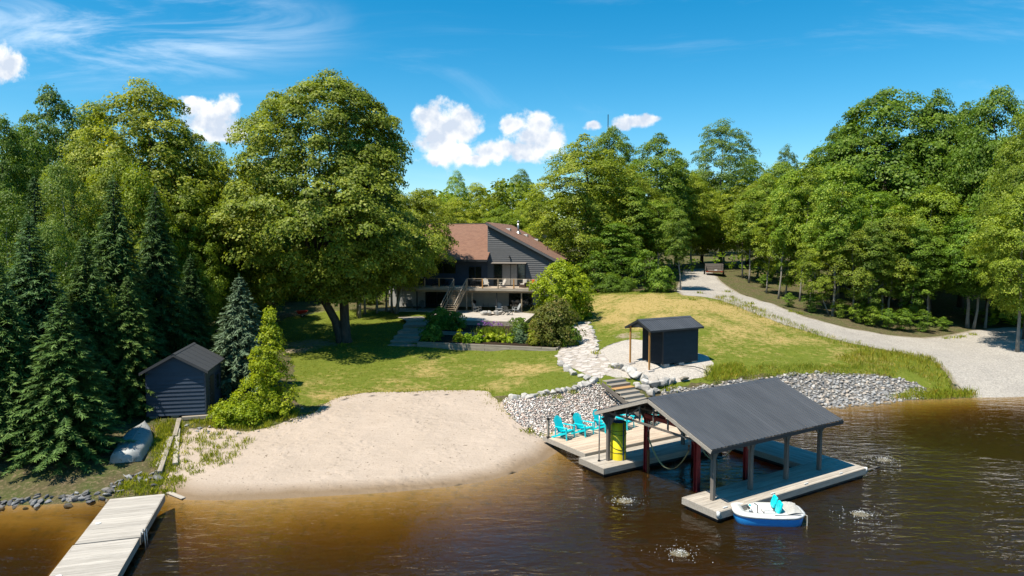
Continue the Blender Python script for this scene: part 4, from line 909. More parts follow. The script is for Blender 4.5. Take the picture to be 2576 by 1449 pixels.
def lift():
    t = thing('boat_lift', 'dark red steel boat lift with hanging straps inside the slip', 'boat lift', bh(0, 0, 0), BH_A)
    def ibeam(mb, x, y, z0, z1):
        mb.box(x-.10, x+.10, y-.10, y-.08, z0, z1); mb.box(x-.10, x+.10, y+.08, y+.10, z0, z1); mb.box(x-.012, x+.012, y-.0795, y+.0795, z0, z1)
    for x in (1.9, 5.1):
        for y in (2.85, 6.02): mb = MB(); ibeam(mb, x, y, -1.2, 2.55); mb.build('post', M['red_steel'], t)
    for x in (1.9, 5.1): mb = MB(); mb.box(x-.08, x+.08, 2.75, 6.12, 2.56, 2.74); mb.build('cross_beam', M['red_steel'], t)
    for y in (2.85, 6.02): mb = MB(); mb.box(2.01, 4.99, y-.07, y+.07, 2.36, 2.54); mb.build('side_beam', M['red_steel'], t)
    for x in (1.9, 5.1):
        for y, s in ((2.85, 1), (6.02, -1)): mb = MB(); mb.bar((x, y+s*.1, 1.95), (x, y+s*.6, 2.55), .06, .06); mb.build('knee_brace', M['red_steel'], t)
    mb = MB(); mb.bar((1.75, 5.72, -.2), (1.75, 5.72, 1.1), .09, .09); mb.build('guide_post', M['rust'], t)
    for x, za, zb in ((1.7, 1.72, 1.75), (4.7, 1.6, 1.6)):   # the slings sag across the slip
        mb = MB(); n = 16
        pl = [(x, 5.7-2.55*k/n, (za+(zb-za)*k/n)-1.15*(1-(2*k/n-1)**2)) for k in range(n+1)]
        vs = [(p[0]+s*.045, p[1], p[2]+e) for p in pl for s in (-1, 1) for e in (0, .012)]; k0 = len(mb.v); mb.v += vs
        for k in range(n):
            a = k*4; b = a+4; mb.f += [(a, a+2, b+2, b), (a+1, b+1, b+3, a+3), (a, b, b+1, a+1), (a+2, a+3, b+3, b+2)]
        mb.build('sling', M['strap_yellow'], t)
        for y, z in ((5.7, za), (3.15, zb)):
            mb = MB(); mb.tube([(x, y, z+.05), (x, y, 2.5)], .012, 6); mb.build('cable', M['steel'], t)
            mb = MB(); mb.tube([(x, y, z+.16), (x, y, z+.26)], .05, 8); mb.tube([(x, y, z-.02), (x, y, z+.15)], .022, 6); mb.build('hook', M['rust'], t)
lift()
def roll():
    b = bh(1.05, 7.06); t = thing('foam_mat_roll', 'tall yellow foam float mat rolled upright on the dock', 'float mat', (b.x, b.y, DZ+.04), .6)
    mb = MB(); n = 30; vs = []
    for r in (.375, .30):
        for z in (0, 1.8): vs += [(r*math.cos(6.2832*k/n), r*math.sin(6.2832*k/n), z) for k in range(n)]
    fs = []
    for k in range(n):
        q = (k+1) % n; fs += [(k, q, n+q, n+k), (2*n+k, 3*n+k, 3*n+q, 2*n+q), (n+k, n+q, 3*n+q, 3*n+k)]
    mb.add(vs, fs); mb.build('outer_mat', M['yellow_pvc'], t, True)
    mb = MB(); mb.tube([(0, 0, .02), (0, 0, 1.83)], .30, 24); mb.build('inner_mat', M['blue_mat'], t, True)
    a = -1.05
    mb = MB(); mb.bar((.388*math.cos(a-.6), .388*math.sin(a-.6), 0), (.388*math.cos(a-.6), .388*math.sin(a-.6), 1.8), .05, .03); mb.build('strap', M['blue_mat'], t)
    for z, tl in ((1.28, .06), (1.40, -.03), (.62, .12), (.35, -.02)):
        mb = MB(); mb.tube([(.384*math.cos(6.2832*k/24), .384*math.sin(6.2832*k/24), z+tl*math.sin(6.2832*k/24)) for k in range(25)], .011, 5); mb.build('cord', M['black'], t)
roll()
def pole():
    b = at(1507, 1160, .45); t = thing('whip_pole', 'thin tall grey pole standing at the dock tip', 'pole', (b.x, b.y, DZ+.035))
    mb = MB(); mb.tube([(0, 0, 0), (0, 0, 2.35)], .032, 8); mb.build('lower_tube', M['steel'], t, True)
    mb = MB(); mb.tube([(0, 0, 2.35), (.02, 0, 4.2)], [.018, .012], 8); mb.build('upper_tube', M['wood_post'], t, True)
    mb = MB(); mb.tube([(0, 0, 2.27), (0, 0, 2.42)], .055, 8); mb.build('clamp', M['black'], t); mb = MB(); mb.tube([(0, 0, 0), (0, 0, .06)], .07, 10); mb.build('base', M['black'], t)
pole()
for u, v, lab in ((1379, 1101, 'short light post with black cap at the outer deck corner'), (1441, 1088, 'short light post with black cap between two turquoise chairs')):
    l, w = bh_inv(at(u, v, .6)); t = thing('light_post', lab, 'post', bh(l, min(w, 11.6), .60), BH_A, 'light posts on the lakeside deck')
    mb = MB(); mb.box(-.05, .05, -.05, .05, .08, .95); mb.build('shaft', M['wood_timber'], t); mb = MB(); mb.box(-.07, .07, -.07, .07, 0, .08); mb.build('base', M['black'], t)
    mb = MB(); mb.box(-.065, .065, -.065, .065, .95, 1.0); mb.prism([(-.085, 1.0), (.085, 1.0), (.03, 1.06), (-.03, 1.06)], 'y', -.085, .085); mb.build('cap', M['black'], t)

# ------------------------------------------------------------------ slatted armchairs (front looks to -y)
def arm_chair(name, label, mat, loc, rz, group):
    t = thing(name, label, 'chair', loc, rz, group); m = M[mat]
    key = ('chairmesh', mat)
    if key not in CH:
        ms = []
        lean = lambda z: .16+(z-.28)*.42
        n = 7
        for k in range(n):
            f = (k-(n-1)/2)/((n-1)/2); top = 1.0-.13*f*f; x0 = f*.22; x1 = f*.285
            mb = MB(); mb.bar((x0, lean(.26), .26), (x1, lean(top), top), .078, .022, (0, -1, .4)); ms.append(('back_slat', mb.mesh('back_slat', m, bevel=.008)))
        for k in range(5):
            y = -.33+k*.115; z = .375-k*.026; mb = MB(); mb.box(-.27, .27, y, y+.10, z, z+.022); ms.append(('seat_slat', mb.mesh('seat_slat', m, bevel=.006)))
        for s in (-1, 1):
            mb = MB(); mb.prism([(-.40, .565), (-.36, .59), (.30, .575), (.30, .55), (-.36, .562)], 'x', s*.34-.065, s*.34+.065); ms.append(('armrest', mb.mesh('armrest', m, bevel=.008)))
            mb = MB(); mb.bar((s*.325, -.33, .56), (s*.345, -.37, 0), .05, .06); ms.append(('front_leg', mb.mesh('front_leg', m, bevel=.006)))
            mb = MB(); mb.bar((s*.295, -.34, .34), (s*.295, .52, .0), .04, .09); mb.bar((s*.30, .28, .56), (s*.295, .30, .12), .04, .05); ms.append(('rear_leg', mb.mesh('rear_leg', m, bevel=.006)))
        mb = MB(); mb.bar((-.30, .275, .50), (.30, .275, .50), .03, .06); ms.append(('back_rail', mb.mesh('back_rail', m)))
        mb = MB(); mb.box(-.27, .27, -.352, -.332, .30, .39); ms.append(('apron', mb.mesh('apron', m)))
        CH[key] = ms
    for nm, me in CH[key]: link(nm, me, t)
    return t
CH = {}
def facing(dx, dy): return math.atan2(dy, dx)+math.pi/2
for u, v, lab in ((1419, 1101, 'turquoise slatted armchair nearest the outer deck corner'), (1467, 1093, 'turquoise slatted armchair second from the outer deck corner'), (1516, 1083, 'turquoise slatted armchair behind the thin tall pole'), (1570, 1076, 'turquoise slatted armchair mostly hidden by the yellow foam roll'), (1634, 1066, 'turquoise slatted armchair seen through the boathouse trusses')):
    l, w = bh_inv(at(u, v, .6)); arm_chair('slatted_armchair', lab, 'turquoise', bh(l, min(w, 11.1), .602), facing(.80, -.60)+random.uniform(-.08, .08), 'turquoise armchairs on the lakeside deck').scale = (1.1, 1.1, 1.1)

# ------------------------------------------------------------------ timber stairs down to the deck
def beach_stairs():
    t = thing('timber_stairs', 'weathered timber steps from the flagstone path down to the deck', 'stairs', bh(0, 0, 0), BH_A)
    n = 9; wA, wB, zA, zB = 15.4, 11.95, 2.12, .78
    for i in range(n):
        w = wA+(wB-wA)*i/(n-1); z = zA+(zB-zA)*i/(n-1)
        mb = MB(); mb.box(7.05, 8.65, w-.24, w+.20, z-.05, z); o = mb.build('tread', M['wood_new'] if i == 2 else M['wood_timber'], t, bevel=.008)
        mb = MB(); mb.box(7.07, 8.63, w-.235, w-.20, z-.19, z-.055); mb.build('riser', M['wood_side'], o)
    for x in (7.02, 8.68): mb = MB(); mb.bar((x, wA+.2, zA-.22), (x, wB-.2, zB-.24), .05, .26); mb.build('stringer', M['wood_post'], t)
beach_stairs()

# ------------------------------------------------------------------ left dock
def left_dock():
    A = at(284, 1254, .45); B = at(408, 1243, .45); Cc = at(133, 1449, .45); D = at(289, 1449, .45)
    mid1 = (A+B)/2; mid2 = (Cc+D)/2; d = (mid2-mid1).normalized(); ang = math.atan2(d.y, d.x); w = 2.0
    t = thing('shore_dock', 'long pale plank dock running out at the lower left', 'dock', (mid1.x, mid1.y, 0), ang)
    L = 12.; seam = 4.35
    boards_across(t, 0, seam-.03, -w/2, w/2, DZ, 'wood_dock_y', wd=.185); boards_across(t, seam+.03, L, -w/2-.03, w/2-.03, DZ-.01, 'wood_dock_y', wd=.185)
    for x0, x1, dy in ((.02, seam-.04, 0), (seam+.04, L, -.03)):
        for s in (-1, 1): mb = MB(); y = s*(w/2+.002)+dy; mb.box(x0, x1, y-.02, y+.02, .16, DZ+.028 if s < 0 else DZ+.028); mb.build('fascia', M['wood_side'], t)
        mb = MB(); mb.box(x0+.1, x1-.1, -w/2+.15+dy, w/2-.15+dy, -.06, .25); mb.build('float', M['black'], t)
    for s in (1,):
        mb = MB(); mb.tube([(4.1, s*1.06, DZ-.2), (4.1, s*1.06, DZ+.22), (4.1, s*1.16, DZ+.22), (4.1, s*1.2, -.3)], .02, 6); mb.tube([(4.4, s*1.06, DZ-.2), (4.4, s*1.06, DZ+.22), (4.4, s*1.16, DZ+.22), (4.4, s*1.2, -.3)], .02, 6); mb.build('ladder', M['steel'], t, True)
    for x in (6.8, 2.6): mb = MB(); mb.tube([(x, -.75, DZ+.04), (x, -.75, DZ+.06)], .10, 12); mb.build('cap_plate', M['white_plastic'], t)
left_dock()

# ------------------------------------------------------------------ pedal boat
def lofted(sections, closed=True):
    mb = MB(); n = len(sections[0])
    for s in sections: mb.v += [tuple(p) for p in s]
    for i in range(len(sections)-1):
        for j in range(n if closed else n-1): mb.f.append((i*n+j, i*n+(j+1) % n, (i+1)*n+(j+1) % n, (i+1)*n+j))
    return mb
def pedal_boat():
    c = at(1931, 1297, .2); t = thing('pedal_boat', 'white and blue pedal boat moored beside the dock', 'pedal boat', (c.x, c.y+.1, 0), R(-4))
    def outline(inset, z, n=40, L=1.33, W=.76):
        P = []
        for k in range(n):
            a = 2*math.pi*k/n; ca, sa = math.cos(a), math.sin(a); e = .42
            x = math.copysign(abs(ca)**e, ca)*(L-inset); y = math.copysign(abs(sa)**e, sa)*(W-inset)
            if x < 0: y *= 1-.16*(abs(x)/L)**2                # narrower bow on the left
            if x > .7: y *= 1-.22*((x-.7)/.63)**2
            P.append((x, y, z+(.05*(abs(x)/L)**2 if z > .3 else 0)))
        return P
    mb = lofted([outline(.22, -.18), outline(.10, -.05), outline(.035, .22), outline(.03, .30)]); mb.f.append(tuple(reversed(range(40)))); mb.build('hull', M['blue_plastic'], t, True)
    mb = lofted([outline(.02, .30), outline(-.03, .33), outline(-.03, .38), outline(.06, .425), outline(.20, .43)]); k = len(mb.v)-40
    # cockpit well
    well = [[(max(-.95, min(.42, x*.66-.25)), y*.80, z) for x, y, z in outline(.2, zz)] for zz in (.43, .20)]
    for s in well: mb.v += s
    for i in (0, 1):
        for j in range(40): a = k+i*40; mb.f.append((a+j, a+(j+1) % 40, a+40+(j+1) % 40, a+40+j))
    mb.f.append(tuple(range(len(mb.v)-40, len(mb.v)))); mb.build('deck', M['white_plastic'], t, True)
    for y in (-.30, .30):
        mb = MB()
        for i, (x, z) in enumerate(((.30, .40), (.36, .60), (.43, .84))):
            w = (.19, .24, .20)[i]; mb.v += [(x-.05, y-w, z), (x-.05, y+w, z), (x+.05, y+w, z), (x+.05, y-w, z)]
        mb.f += [(3, 2, 1, 0), (8, 9, 10, 11)]+[(i*4+j, i*4+(j+1) % 4, i*4+4+(j+1) % 4, i*4+4+j) for i in (0, 1) for j in range(4)]
        b = mb.build('seat_back', M['turquoise'], t, bevel=.03)
        mb = MB(); mb.box(-.12, .30, y-.22, y+.22, .24, .38); mb.build('seat', M['white_plastic'], t, bevel=.04)
    mb = MB(); mb.box(.47, .60, -.06, .18, .425, .50); mb.build('cup_console', M['turquoise'], t, bevel=.03)
    mb = MB(); mb.tube([(-.35, .02, .25), (-.35, .02, .55), (-.47, .05, .62)], .018, 6); mb.build('steering_handle', M['black'], t)
    for y in (-.32, .34):
        mb = MB(); mb.tube([(-.62, y-.16, .36), (-.62, y+.16, .36)], .016, 6); mb.box(-.66, -.58, y-.17, y-.07, .34, .38); mb.box(-.66, -.58, y+.07, y+.17, .34, .38); mb.build('pedals', M['black'], t)
    mb = MB(); mb.box(-.60, -.52, .28, .36, .40, .47); mb.build('knob', M['turquoise'], t, bevel=.02)
    g = random.Random(3); mb = MB(); n = 12                   # crumpled folded canopy on the stern
    for i in range(n+1):
        for j in range(n+1):
            x = .62+.62*i/n; y = (-.60+1.2*j/n)*(1-.22*(i/n)**2); mb.v.append((x, y, .455+.09*g.random()*(0 if i in (0, n) or j in (0, n) else 1)+.06*math.sin(3.1*i/n)))
    for i in range(n):
        for j in range(n): a = i*(n+1)+j; mb.f.append((a, a+1, a+n+2, a+n+1))
    mb.build('folded_canopy', simple('grey_canvas', (.55, .54, .50), (.44, .43, .40), .9, 6), t, True)
    for s in (-1, 1): mb = MB(); mb.tube([(.1, s*.70, .45), (.7, s*.69, .48), (1.1, s*.62, .47)], .012, 5); mb.build('canopy_rod', M['black'], t)
    mb = MB(); mb.tube([(1.28, -.45, .42), (1.37, -.48, .38), (1.375, -.48, .1), (1.37, -.48, -.15)], .02, 6); mb.build('mooring_rope', M['rope'], t)
pedal_boat()

# ------------------------------------------------------------------ upturned rowboat, planks
def rowboat():
    s = ground(316, 1165); b = ground(366, 1082); d = Vector((b.x-s.x, b.y-s.y, 0)).normalized(); ang = math.atan2(d.y, d.x)
    t = thing('rowboat', 'dull aluminium rowboat lying upside down beside the spruces', 'rowboat', (s.x, s.y, s.z), ang); L = 4.1
    t.rotation_euler = (0, -math.atan2(b.z-s.z, 4.1)*.8, ang)
    secs = []
    for i in range(15):
        q = i/14; x = L*q; hw = .72*(1-max(0, (q-.45)/.55)**2.3)*(.92+.08*min(1, q*4))+.015; ht = .58+.10*q**2; keel = ht+.02
        P = []
        for k in range(15):
            f = (k-7)/7; a = abs(f)
            if a > .62: g = (1-a)/.38; yy = hw*(1-.16*g); zz = ht*.0+.03+(ht*.80)*g+.08*q*0
            else: g = a/.62; yy = hw*.84*g; zz = ht*.83+(keel-ht*.83)*(1-g**1.6)
            if q > .8: zz = zz-(q-.8)*.9*zz*.6
            P.append((x, math.copysign(yy, f), zz))
        secs.append(P)
    mb = lofted(secs, False); mb.f.append(tuple(reversed(range(15)))); mb.build('hull', M['aluminium'], t, True)
    for y in (-.30, 0, .30): mb = MB(); mb.tube([(.02+L*q, y*(1-max(0, (q-.5)/.5)**2), secs[int(q*14)][7][2]-abs(y)*.22+.015) for q in (0, .2, .4, .6, .8)], .022, 5); mb.build('keel_strip', M['aluminium'], t)
    for sgn in (-1, 1): mb = MB(); mb.tube([(p[0 if sgn < 0 else -1][0], p[0 if sgn < 0 else -1][1]*1.01, .04) for p in secs], .03, 6); mb.build('gunwale', M['rust_strip'], t)
rowboat()
def plank(lab, u0, v0, u1, v1, w=.22, h=.14, mat='wood_timber', name='timber'):
    a = ground(u0, v0); b = ground(u1, v1); mb = MB(); d = b-a; L = d.length
    mb.box(0, L, -w/2, w/2, 0, h); o = link(name, mb.mesh(name, M[mat], bevel=.012), None, a+Vector((0, 0, .02)))
    o.rotation_euler = d.to_track_quat('X', 'Z').to_euler(); tag(o, lab, 'timber', 'loose timbers by the rowboat'); return o
plank('pale squared timber lying at the sand edge, rightmost of the loose timbers', 448, 1085, 441, 1172, .22, .14, 'wood_dock')
plank('narrow grey board left of the other loose timbers', 424, 1103, 396, 1176, .16, .08, 'wood_dock')
plank('long weathered beam with its end at the shore stones', 432, 1108, 402, 1196, .20, .2)
plank('short grey timber below the corner of the small shed', 451, 1060, 440, 1104, .22, .18)
plank('grey edging timber in front of the small shed', 458, 1058, 548, 1052, .2, .2)
plank('driftwood plank half in the water beside the shore dock', 424, 1241, 462, 1256, .2, .05, 'wood_dock')
# aerator boils on the lake
def boil(u, v, lab, seed):
    q = at(u, v, 0); t = thing('water_boil', lab, 'bubbler', (q.x, q.y, 0), 0, 'aerator bubbles on the lake'); g = random.Random(seed)
    mb = MB(); n = 20
    mb.v.append((0, 0, .10))
    for i in range(1, 6):
        for k in range(n): r = .055*i; a = 6.2832*k/n; mb.v.append((r*math.cos(a)*1.25, r*math.sin(a), .09*math.exp(-(r/.15)**2)+g.uniform(-.015, .02)*(1-i/6)-.012*i/5))
    for k in range(n): mb.f.append((0, 1+k, 1+(k+1) % n))
    for i in range(4):
        for k in range(n): a = 1+i*n; mb.f.append((a+k, a+n+k, a+n+(k+1) % n, a+(k+1) % n))
    mb.build('upwelling', M['boil'], t, True)
    mb = MB()
    for k in range(140):
        r = abs(g.gauss(0, .42)); a = g.uniform(0, 6.28); s = g.uniform(.006, .02); c = Vector((r*math.cos(a)*1.3, r*math.sin(a), .006+.10*math.exp(-(r/.2)**2)))
        mb.add([c+Vector(p)*s for p in ((1, 0, 0), (0, 1, 0), (-1, 0, 0), (0, -1, 0), (0, 0, 1), (0, 0, -1))], [(0, 1, 4), (1, 2, 4), (2, 3, 4), (3, 0, 4), (1, 0, 5), (2, 1, 5), (3, 2, 5), (0, 3, 5)])
    o = mb.build('foam', M['foam'], t, True); o['kind'] = 'stuff'
M['boil'] = simple('bubbly_water', (.30, .27, .20), (.10, .08, .04), .2, 9, bump=.6, spec=.6); M['foam'] = simple('white_foam', (.85, .86, .85), None, .5)
for i, (uv, lab) in enumerate(zip(BOILS, ('bubbling aerator patch in front of the foam roll', 'bubbling aerator patch beyond the far dock corner', 'bubbling aerator patch right of the pedal boat', 'bubbling aerator patch at the bottom edge of the picture'))): boil(*uv, lab, i)
mb = MB(); q0 = at(2183, 1182, .1); q1 = at(2213, 1174, .02); mb.tube([q0, q1], [.05, .03], 7); tag(mb.build('floating_log', M['wood_post'], None, True), 'short dark log sticking out from the far dock corner', 'log')
# ------------------------------------------------------------------ sheds
def siding(parent, x0, x1, y, z0, z1, face, mat, bh_=.19, top=None, name='siding_board', axis='x'):
    """overlapping boards on a wall; top(z) returns the clipped x-range at height z"""
    n = max(1, round((z1-z0)/bh_)); hh = (z1-z0)/n
    for i in range(n):
        a, b = z0+i*hh, z0+(i+1)*hh
        l0, r0 = (x0, x1) if top is None else top(a); l1, r1 = (x0, x1) if top is None else top(b-.004)
        if r0-l0 < .1: continue
        t0, t1 = .06, .008
        mb = MB(); f = face
        if axis == 'x': vs = [(l0, y, a), (r0, y, a), (r0, y+f*t0, a), (l0, y+f*t0, a), (l1, y, b-.004), (r1, y, b-.004), (r1, y+f*t1, b-.004), (l1, y+f*t1, b-.004)]
        else: vs = [(y, l0, a), (y, r0, a), (y+f*t0, r0, a), (y+f*t0, l0, a), (y, l1, b-.004), (y, r1, b-.004), (y+f*t1, r1, b-.004), (y+f*t1, l1, b-.004)]
        mb.add(vs, [(0, 1, 2, 3), (4, 7, 6, 5), (0, 4, 5, 1), (1, 5, 6, 2), (2, 6, 7, 3), (3, 7, 4, 0)]); mb.build(name, M[mat], parent)
def left_shed():
    b = at(369, 1050, 1.3); ang = R(11); w, dp, hw, hp = 3.05, 3.7, 2.55, 3.42
    t = thing('garden_shed', 'small navy clapboard shed in front of the dark spruces', 'shed', (b.x, b.y, 1.28), ang)
    mb = MB(); mb.prism([(0.03, .05), (w-.03, .05), (w-.03, hw), (w/2, hp-.05), (.03, hw)], 'y', .03, dp); mb.build('wall', M['navy'], t)
    sl = (hp-hw)/(w/2)
    def top(z):
        if z <= hw: return (.06, w-.06)
        k = (z-hw)/sl; return (.06+k, w-.06-k)
    siding(t, 0, w, .028, .06, hp-.1, -1, 'navy', .215, top); siding(t, .08, dp-.05, w-.03, .06, hw, 1, 'navy', .215, axis='y')
    for x in (.0, w-.07): mb = MB(); mb.box(x, x+.07, -.014, .026, .04, hw); mb.build('corner_trim', M['navy'], t)
    for y in (-.01, dp-.06): mb = MB(); mb.box(w-.002, w+.014, y, y+.07, .04, hw); mb.build('corner_trim', M['navy'], t)
    for y0, y1, z0, z1, nm in ((.9, 1.75, .15, 2.0, 'door'), (2.3, 3.0, 1.0, 1.8, 'window')):
        mb = MB(); mb.box(w+.002, w+.05, y0, y1, z0, z1); o = mb.build(nm, M['dark_trim'] if nm == 'door' else M['glass'], t)
        if nm == 'door': mb = MB(); mb.tube([(w+.06, y0+.1, 1.0), (w+.10, y0+.1, 1.0)], .03, 8); mb.build('handle', M['steel'], o)
        else:
            mb = MB(); mb.box(w+.03, w+.065, y0-.05, y0, z0-.05, z1+.05); mb.box(w+.03, w+.065, y1, y1+.05, z0-.05, z1+.05); mb.box(w+.03, w+.065, y0+.001, y1-.001, z1, z1+.05); mb.box(w+.03, w+.065, y0+.001, y1-.001, z0-.05, z0); mb.build('frame', M['navy'], o)
    L = math.hypot(w/2+.22, sl*(w/2+.22))
    for s in (-1, 1):
        x0 = w/2+s*(w/2+.22); z0 = hp-sl*(w/2+.22)+.03; mb = MB()
        mb.prism([(w/2, hp+.03), (x0, z0), (x0, z0+.06), (w/2, hp+.09)], 'y', -.28, dp+.25); mb.build('roof_slope', M['shed_roof'], t)
        mb = MB(); mb.prism([(w/2, hp-.07), (x0, z0-.09), (x0, z0+.068), (w/2, hp+.098)], 'y', -.315, -.283); mb.build('barge_board', M['shed_roof'], t)
        for k in range(1, 5):
            y = -.28+(dp+.53)*k/5; mb = MB(); mb.prism([(w/2, hp+.092), (x0, z0+.062), (x0, z0+.075), (w/2, hp+.105)], 'y', y-.015, y+.015); mb.build('roof_seam', M['shed_roof'], t)
    mb = MB(); mb.prism([(w/2-.12, hp+.045), (w/2, hp+.115), (w/2+.12, hp+.045), (w/2, hp+.10)], 'y', -.33, dp+.27); mb.build('ridge_cap', M['shed_roof'], t)
    for x in (.3, 1.4, 2.6): mb = MB(); mb.box(x-.2, x+.2, .1, .5, -.15, .05); mb.build('block', M['concrete'], t)
left_shed()
def sauna():
    b = at(1667, 921, 2.3); ang = R(29); L, dp, hw = 3.25, 2.15, 2.52; zb = 2.42
    t = thing('sauna_cabin', 'charcoal cabin on the gravel pad with a ribbed metal porch roof', 'cabin', (b.x, b.y, 0), ang)
    mb = MB(); mb.box(.03, L-.03, .03, dp-.03, zb, zb+hw); mb.build('wall', M['navy2'], t)
    siding(t, .06, L-.06, .028, zb+.02, zb+hw, -1, 'navy2', .16); siding(t, .06, dp-.06, .028, zb+.02, zb+hw, -1, 'navy2', .16, axis='y')
    for x, y in ((0, 0), (L-.07, 0), (0, dp-.07)): mb = MB(); mb.box(x-.012, x+.075, y-.012, y+.075, zb-.02, zb+hw); mb.build('corner_trim', M['navy2'], t)
    hp = zb+hw+.50; sl = .62/(dp/2+.3); x0, x1 = -1.35, L+.22; yc = dp/2
    mb = MB(); mb.prism([(.0, zb+hw+.001), (dp, zb+hw+.001), (yc, hp-.08)], 'x', .02, L-.02); mb.build('gable', M['navy2'], t)
    mb = MB(); mb.prism([(-.05, zb+hw+.02), (dp+.05, zb+hw+.02), (yc, hp-.02)], 'x', x0+.04, x0+.07); mb.build('gable', M['navy2'], t)
    ez = hp+.02-sl*(dp/2+.3); n = 6; pw = (x1-x0)/n; SL = math.hypot(dp/2+.3, hp+.02-ez); a = math.atan2(hp+.02-ez, dp/2+.3)
    mb = MB(); mb.box(0, pw-.003, 0, SL, 0, .016)
    for k in range(4): x = pw*(k+.5)/4; mb.prism([(x-.02, .014), (x-.011, .04), (x+.011, .04), (x+.02, .014)], 'y', -.01, SL)
    pm = mb.mesh('roof_panel', M['metal_roof'])
    for i in range(n):
        link('roof_panel', pm, t, (x0+i*pw, -.3, ez), (a, 0, 0)); link('roof_panel', pm, t, (x0+(i+1)*pw-.003, dp+.3, ez), (a, 0, math.pi))
    mb = MB(); mb.prism([(yc-.16, hp-.01), (yc, hp+.075), (yc+.16, hp-.01), (yc, hp+.09)], 'x', x0-.02, x1+.02); mb.build('ridge_cap', M['metal_roof'], t)
    for x in (x0-.02, x1+.02):
        for s in (-1, 1): mb = MB(); mb.bar((x, yc+s*(dp/2+.3), ez-.05), (x, yc, hp-.03), .03, .15); mb.build('barge_board', M['dark_trim'], t)
    for s in (-1, 1): y = yc+s*(dp/2+.31); mb = MB(); mb.box(x0, x1, y-.012, y+.012, ez-.10, ez+.02); mb.build('fascia', M['dark_trim'], t)
    for y in (.05, dp-.05):
        g = h1(*(bhw(t, -1.15, y))); mb = MB(); mb.box(-1.2, -1.1, y-.05, y+.05, g+.05, ez+.12); mb.build('porch_post', M['wood_cedar'], t)
        mb = MB(); mb.box(-1.42, -.88, y-.26, y+.26, g-.05, g+.05); mb.build('paver', M['flag'], t)
    for x, y in ((.35, .15), (1.7, .15), (L-.3, .2), (.2, 1.9)): mb = MB(); mb.box(x-.22, x+.22, y-.2, y+.2, 2.1, zb-.005); mb.build('block', M['concrete'], t)
    mb = MB(); mb.tube([(.9, -.05, zb+.05), (.95, -.15, 2.32), (1.5, -.5, 2.27), (2.0, -1.0, 2.24), (2.1, -1.5, 2.2), (2.3, -1.75, 2.1), (2.2, -2.0, 1.8)], .03, 6); mb.build('cable', M['black'], t, True)
def bhw(t, x, y):
    a = t.rotation_euler.z; return t.location.x+x*math.cos(a)-y*math.sin(a), t.location.y+x*math.sin(a)+y*math.cos(a)
sauna()

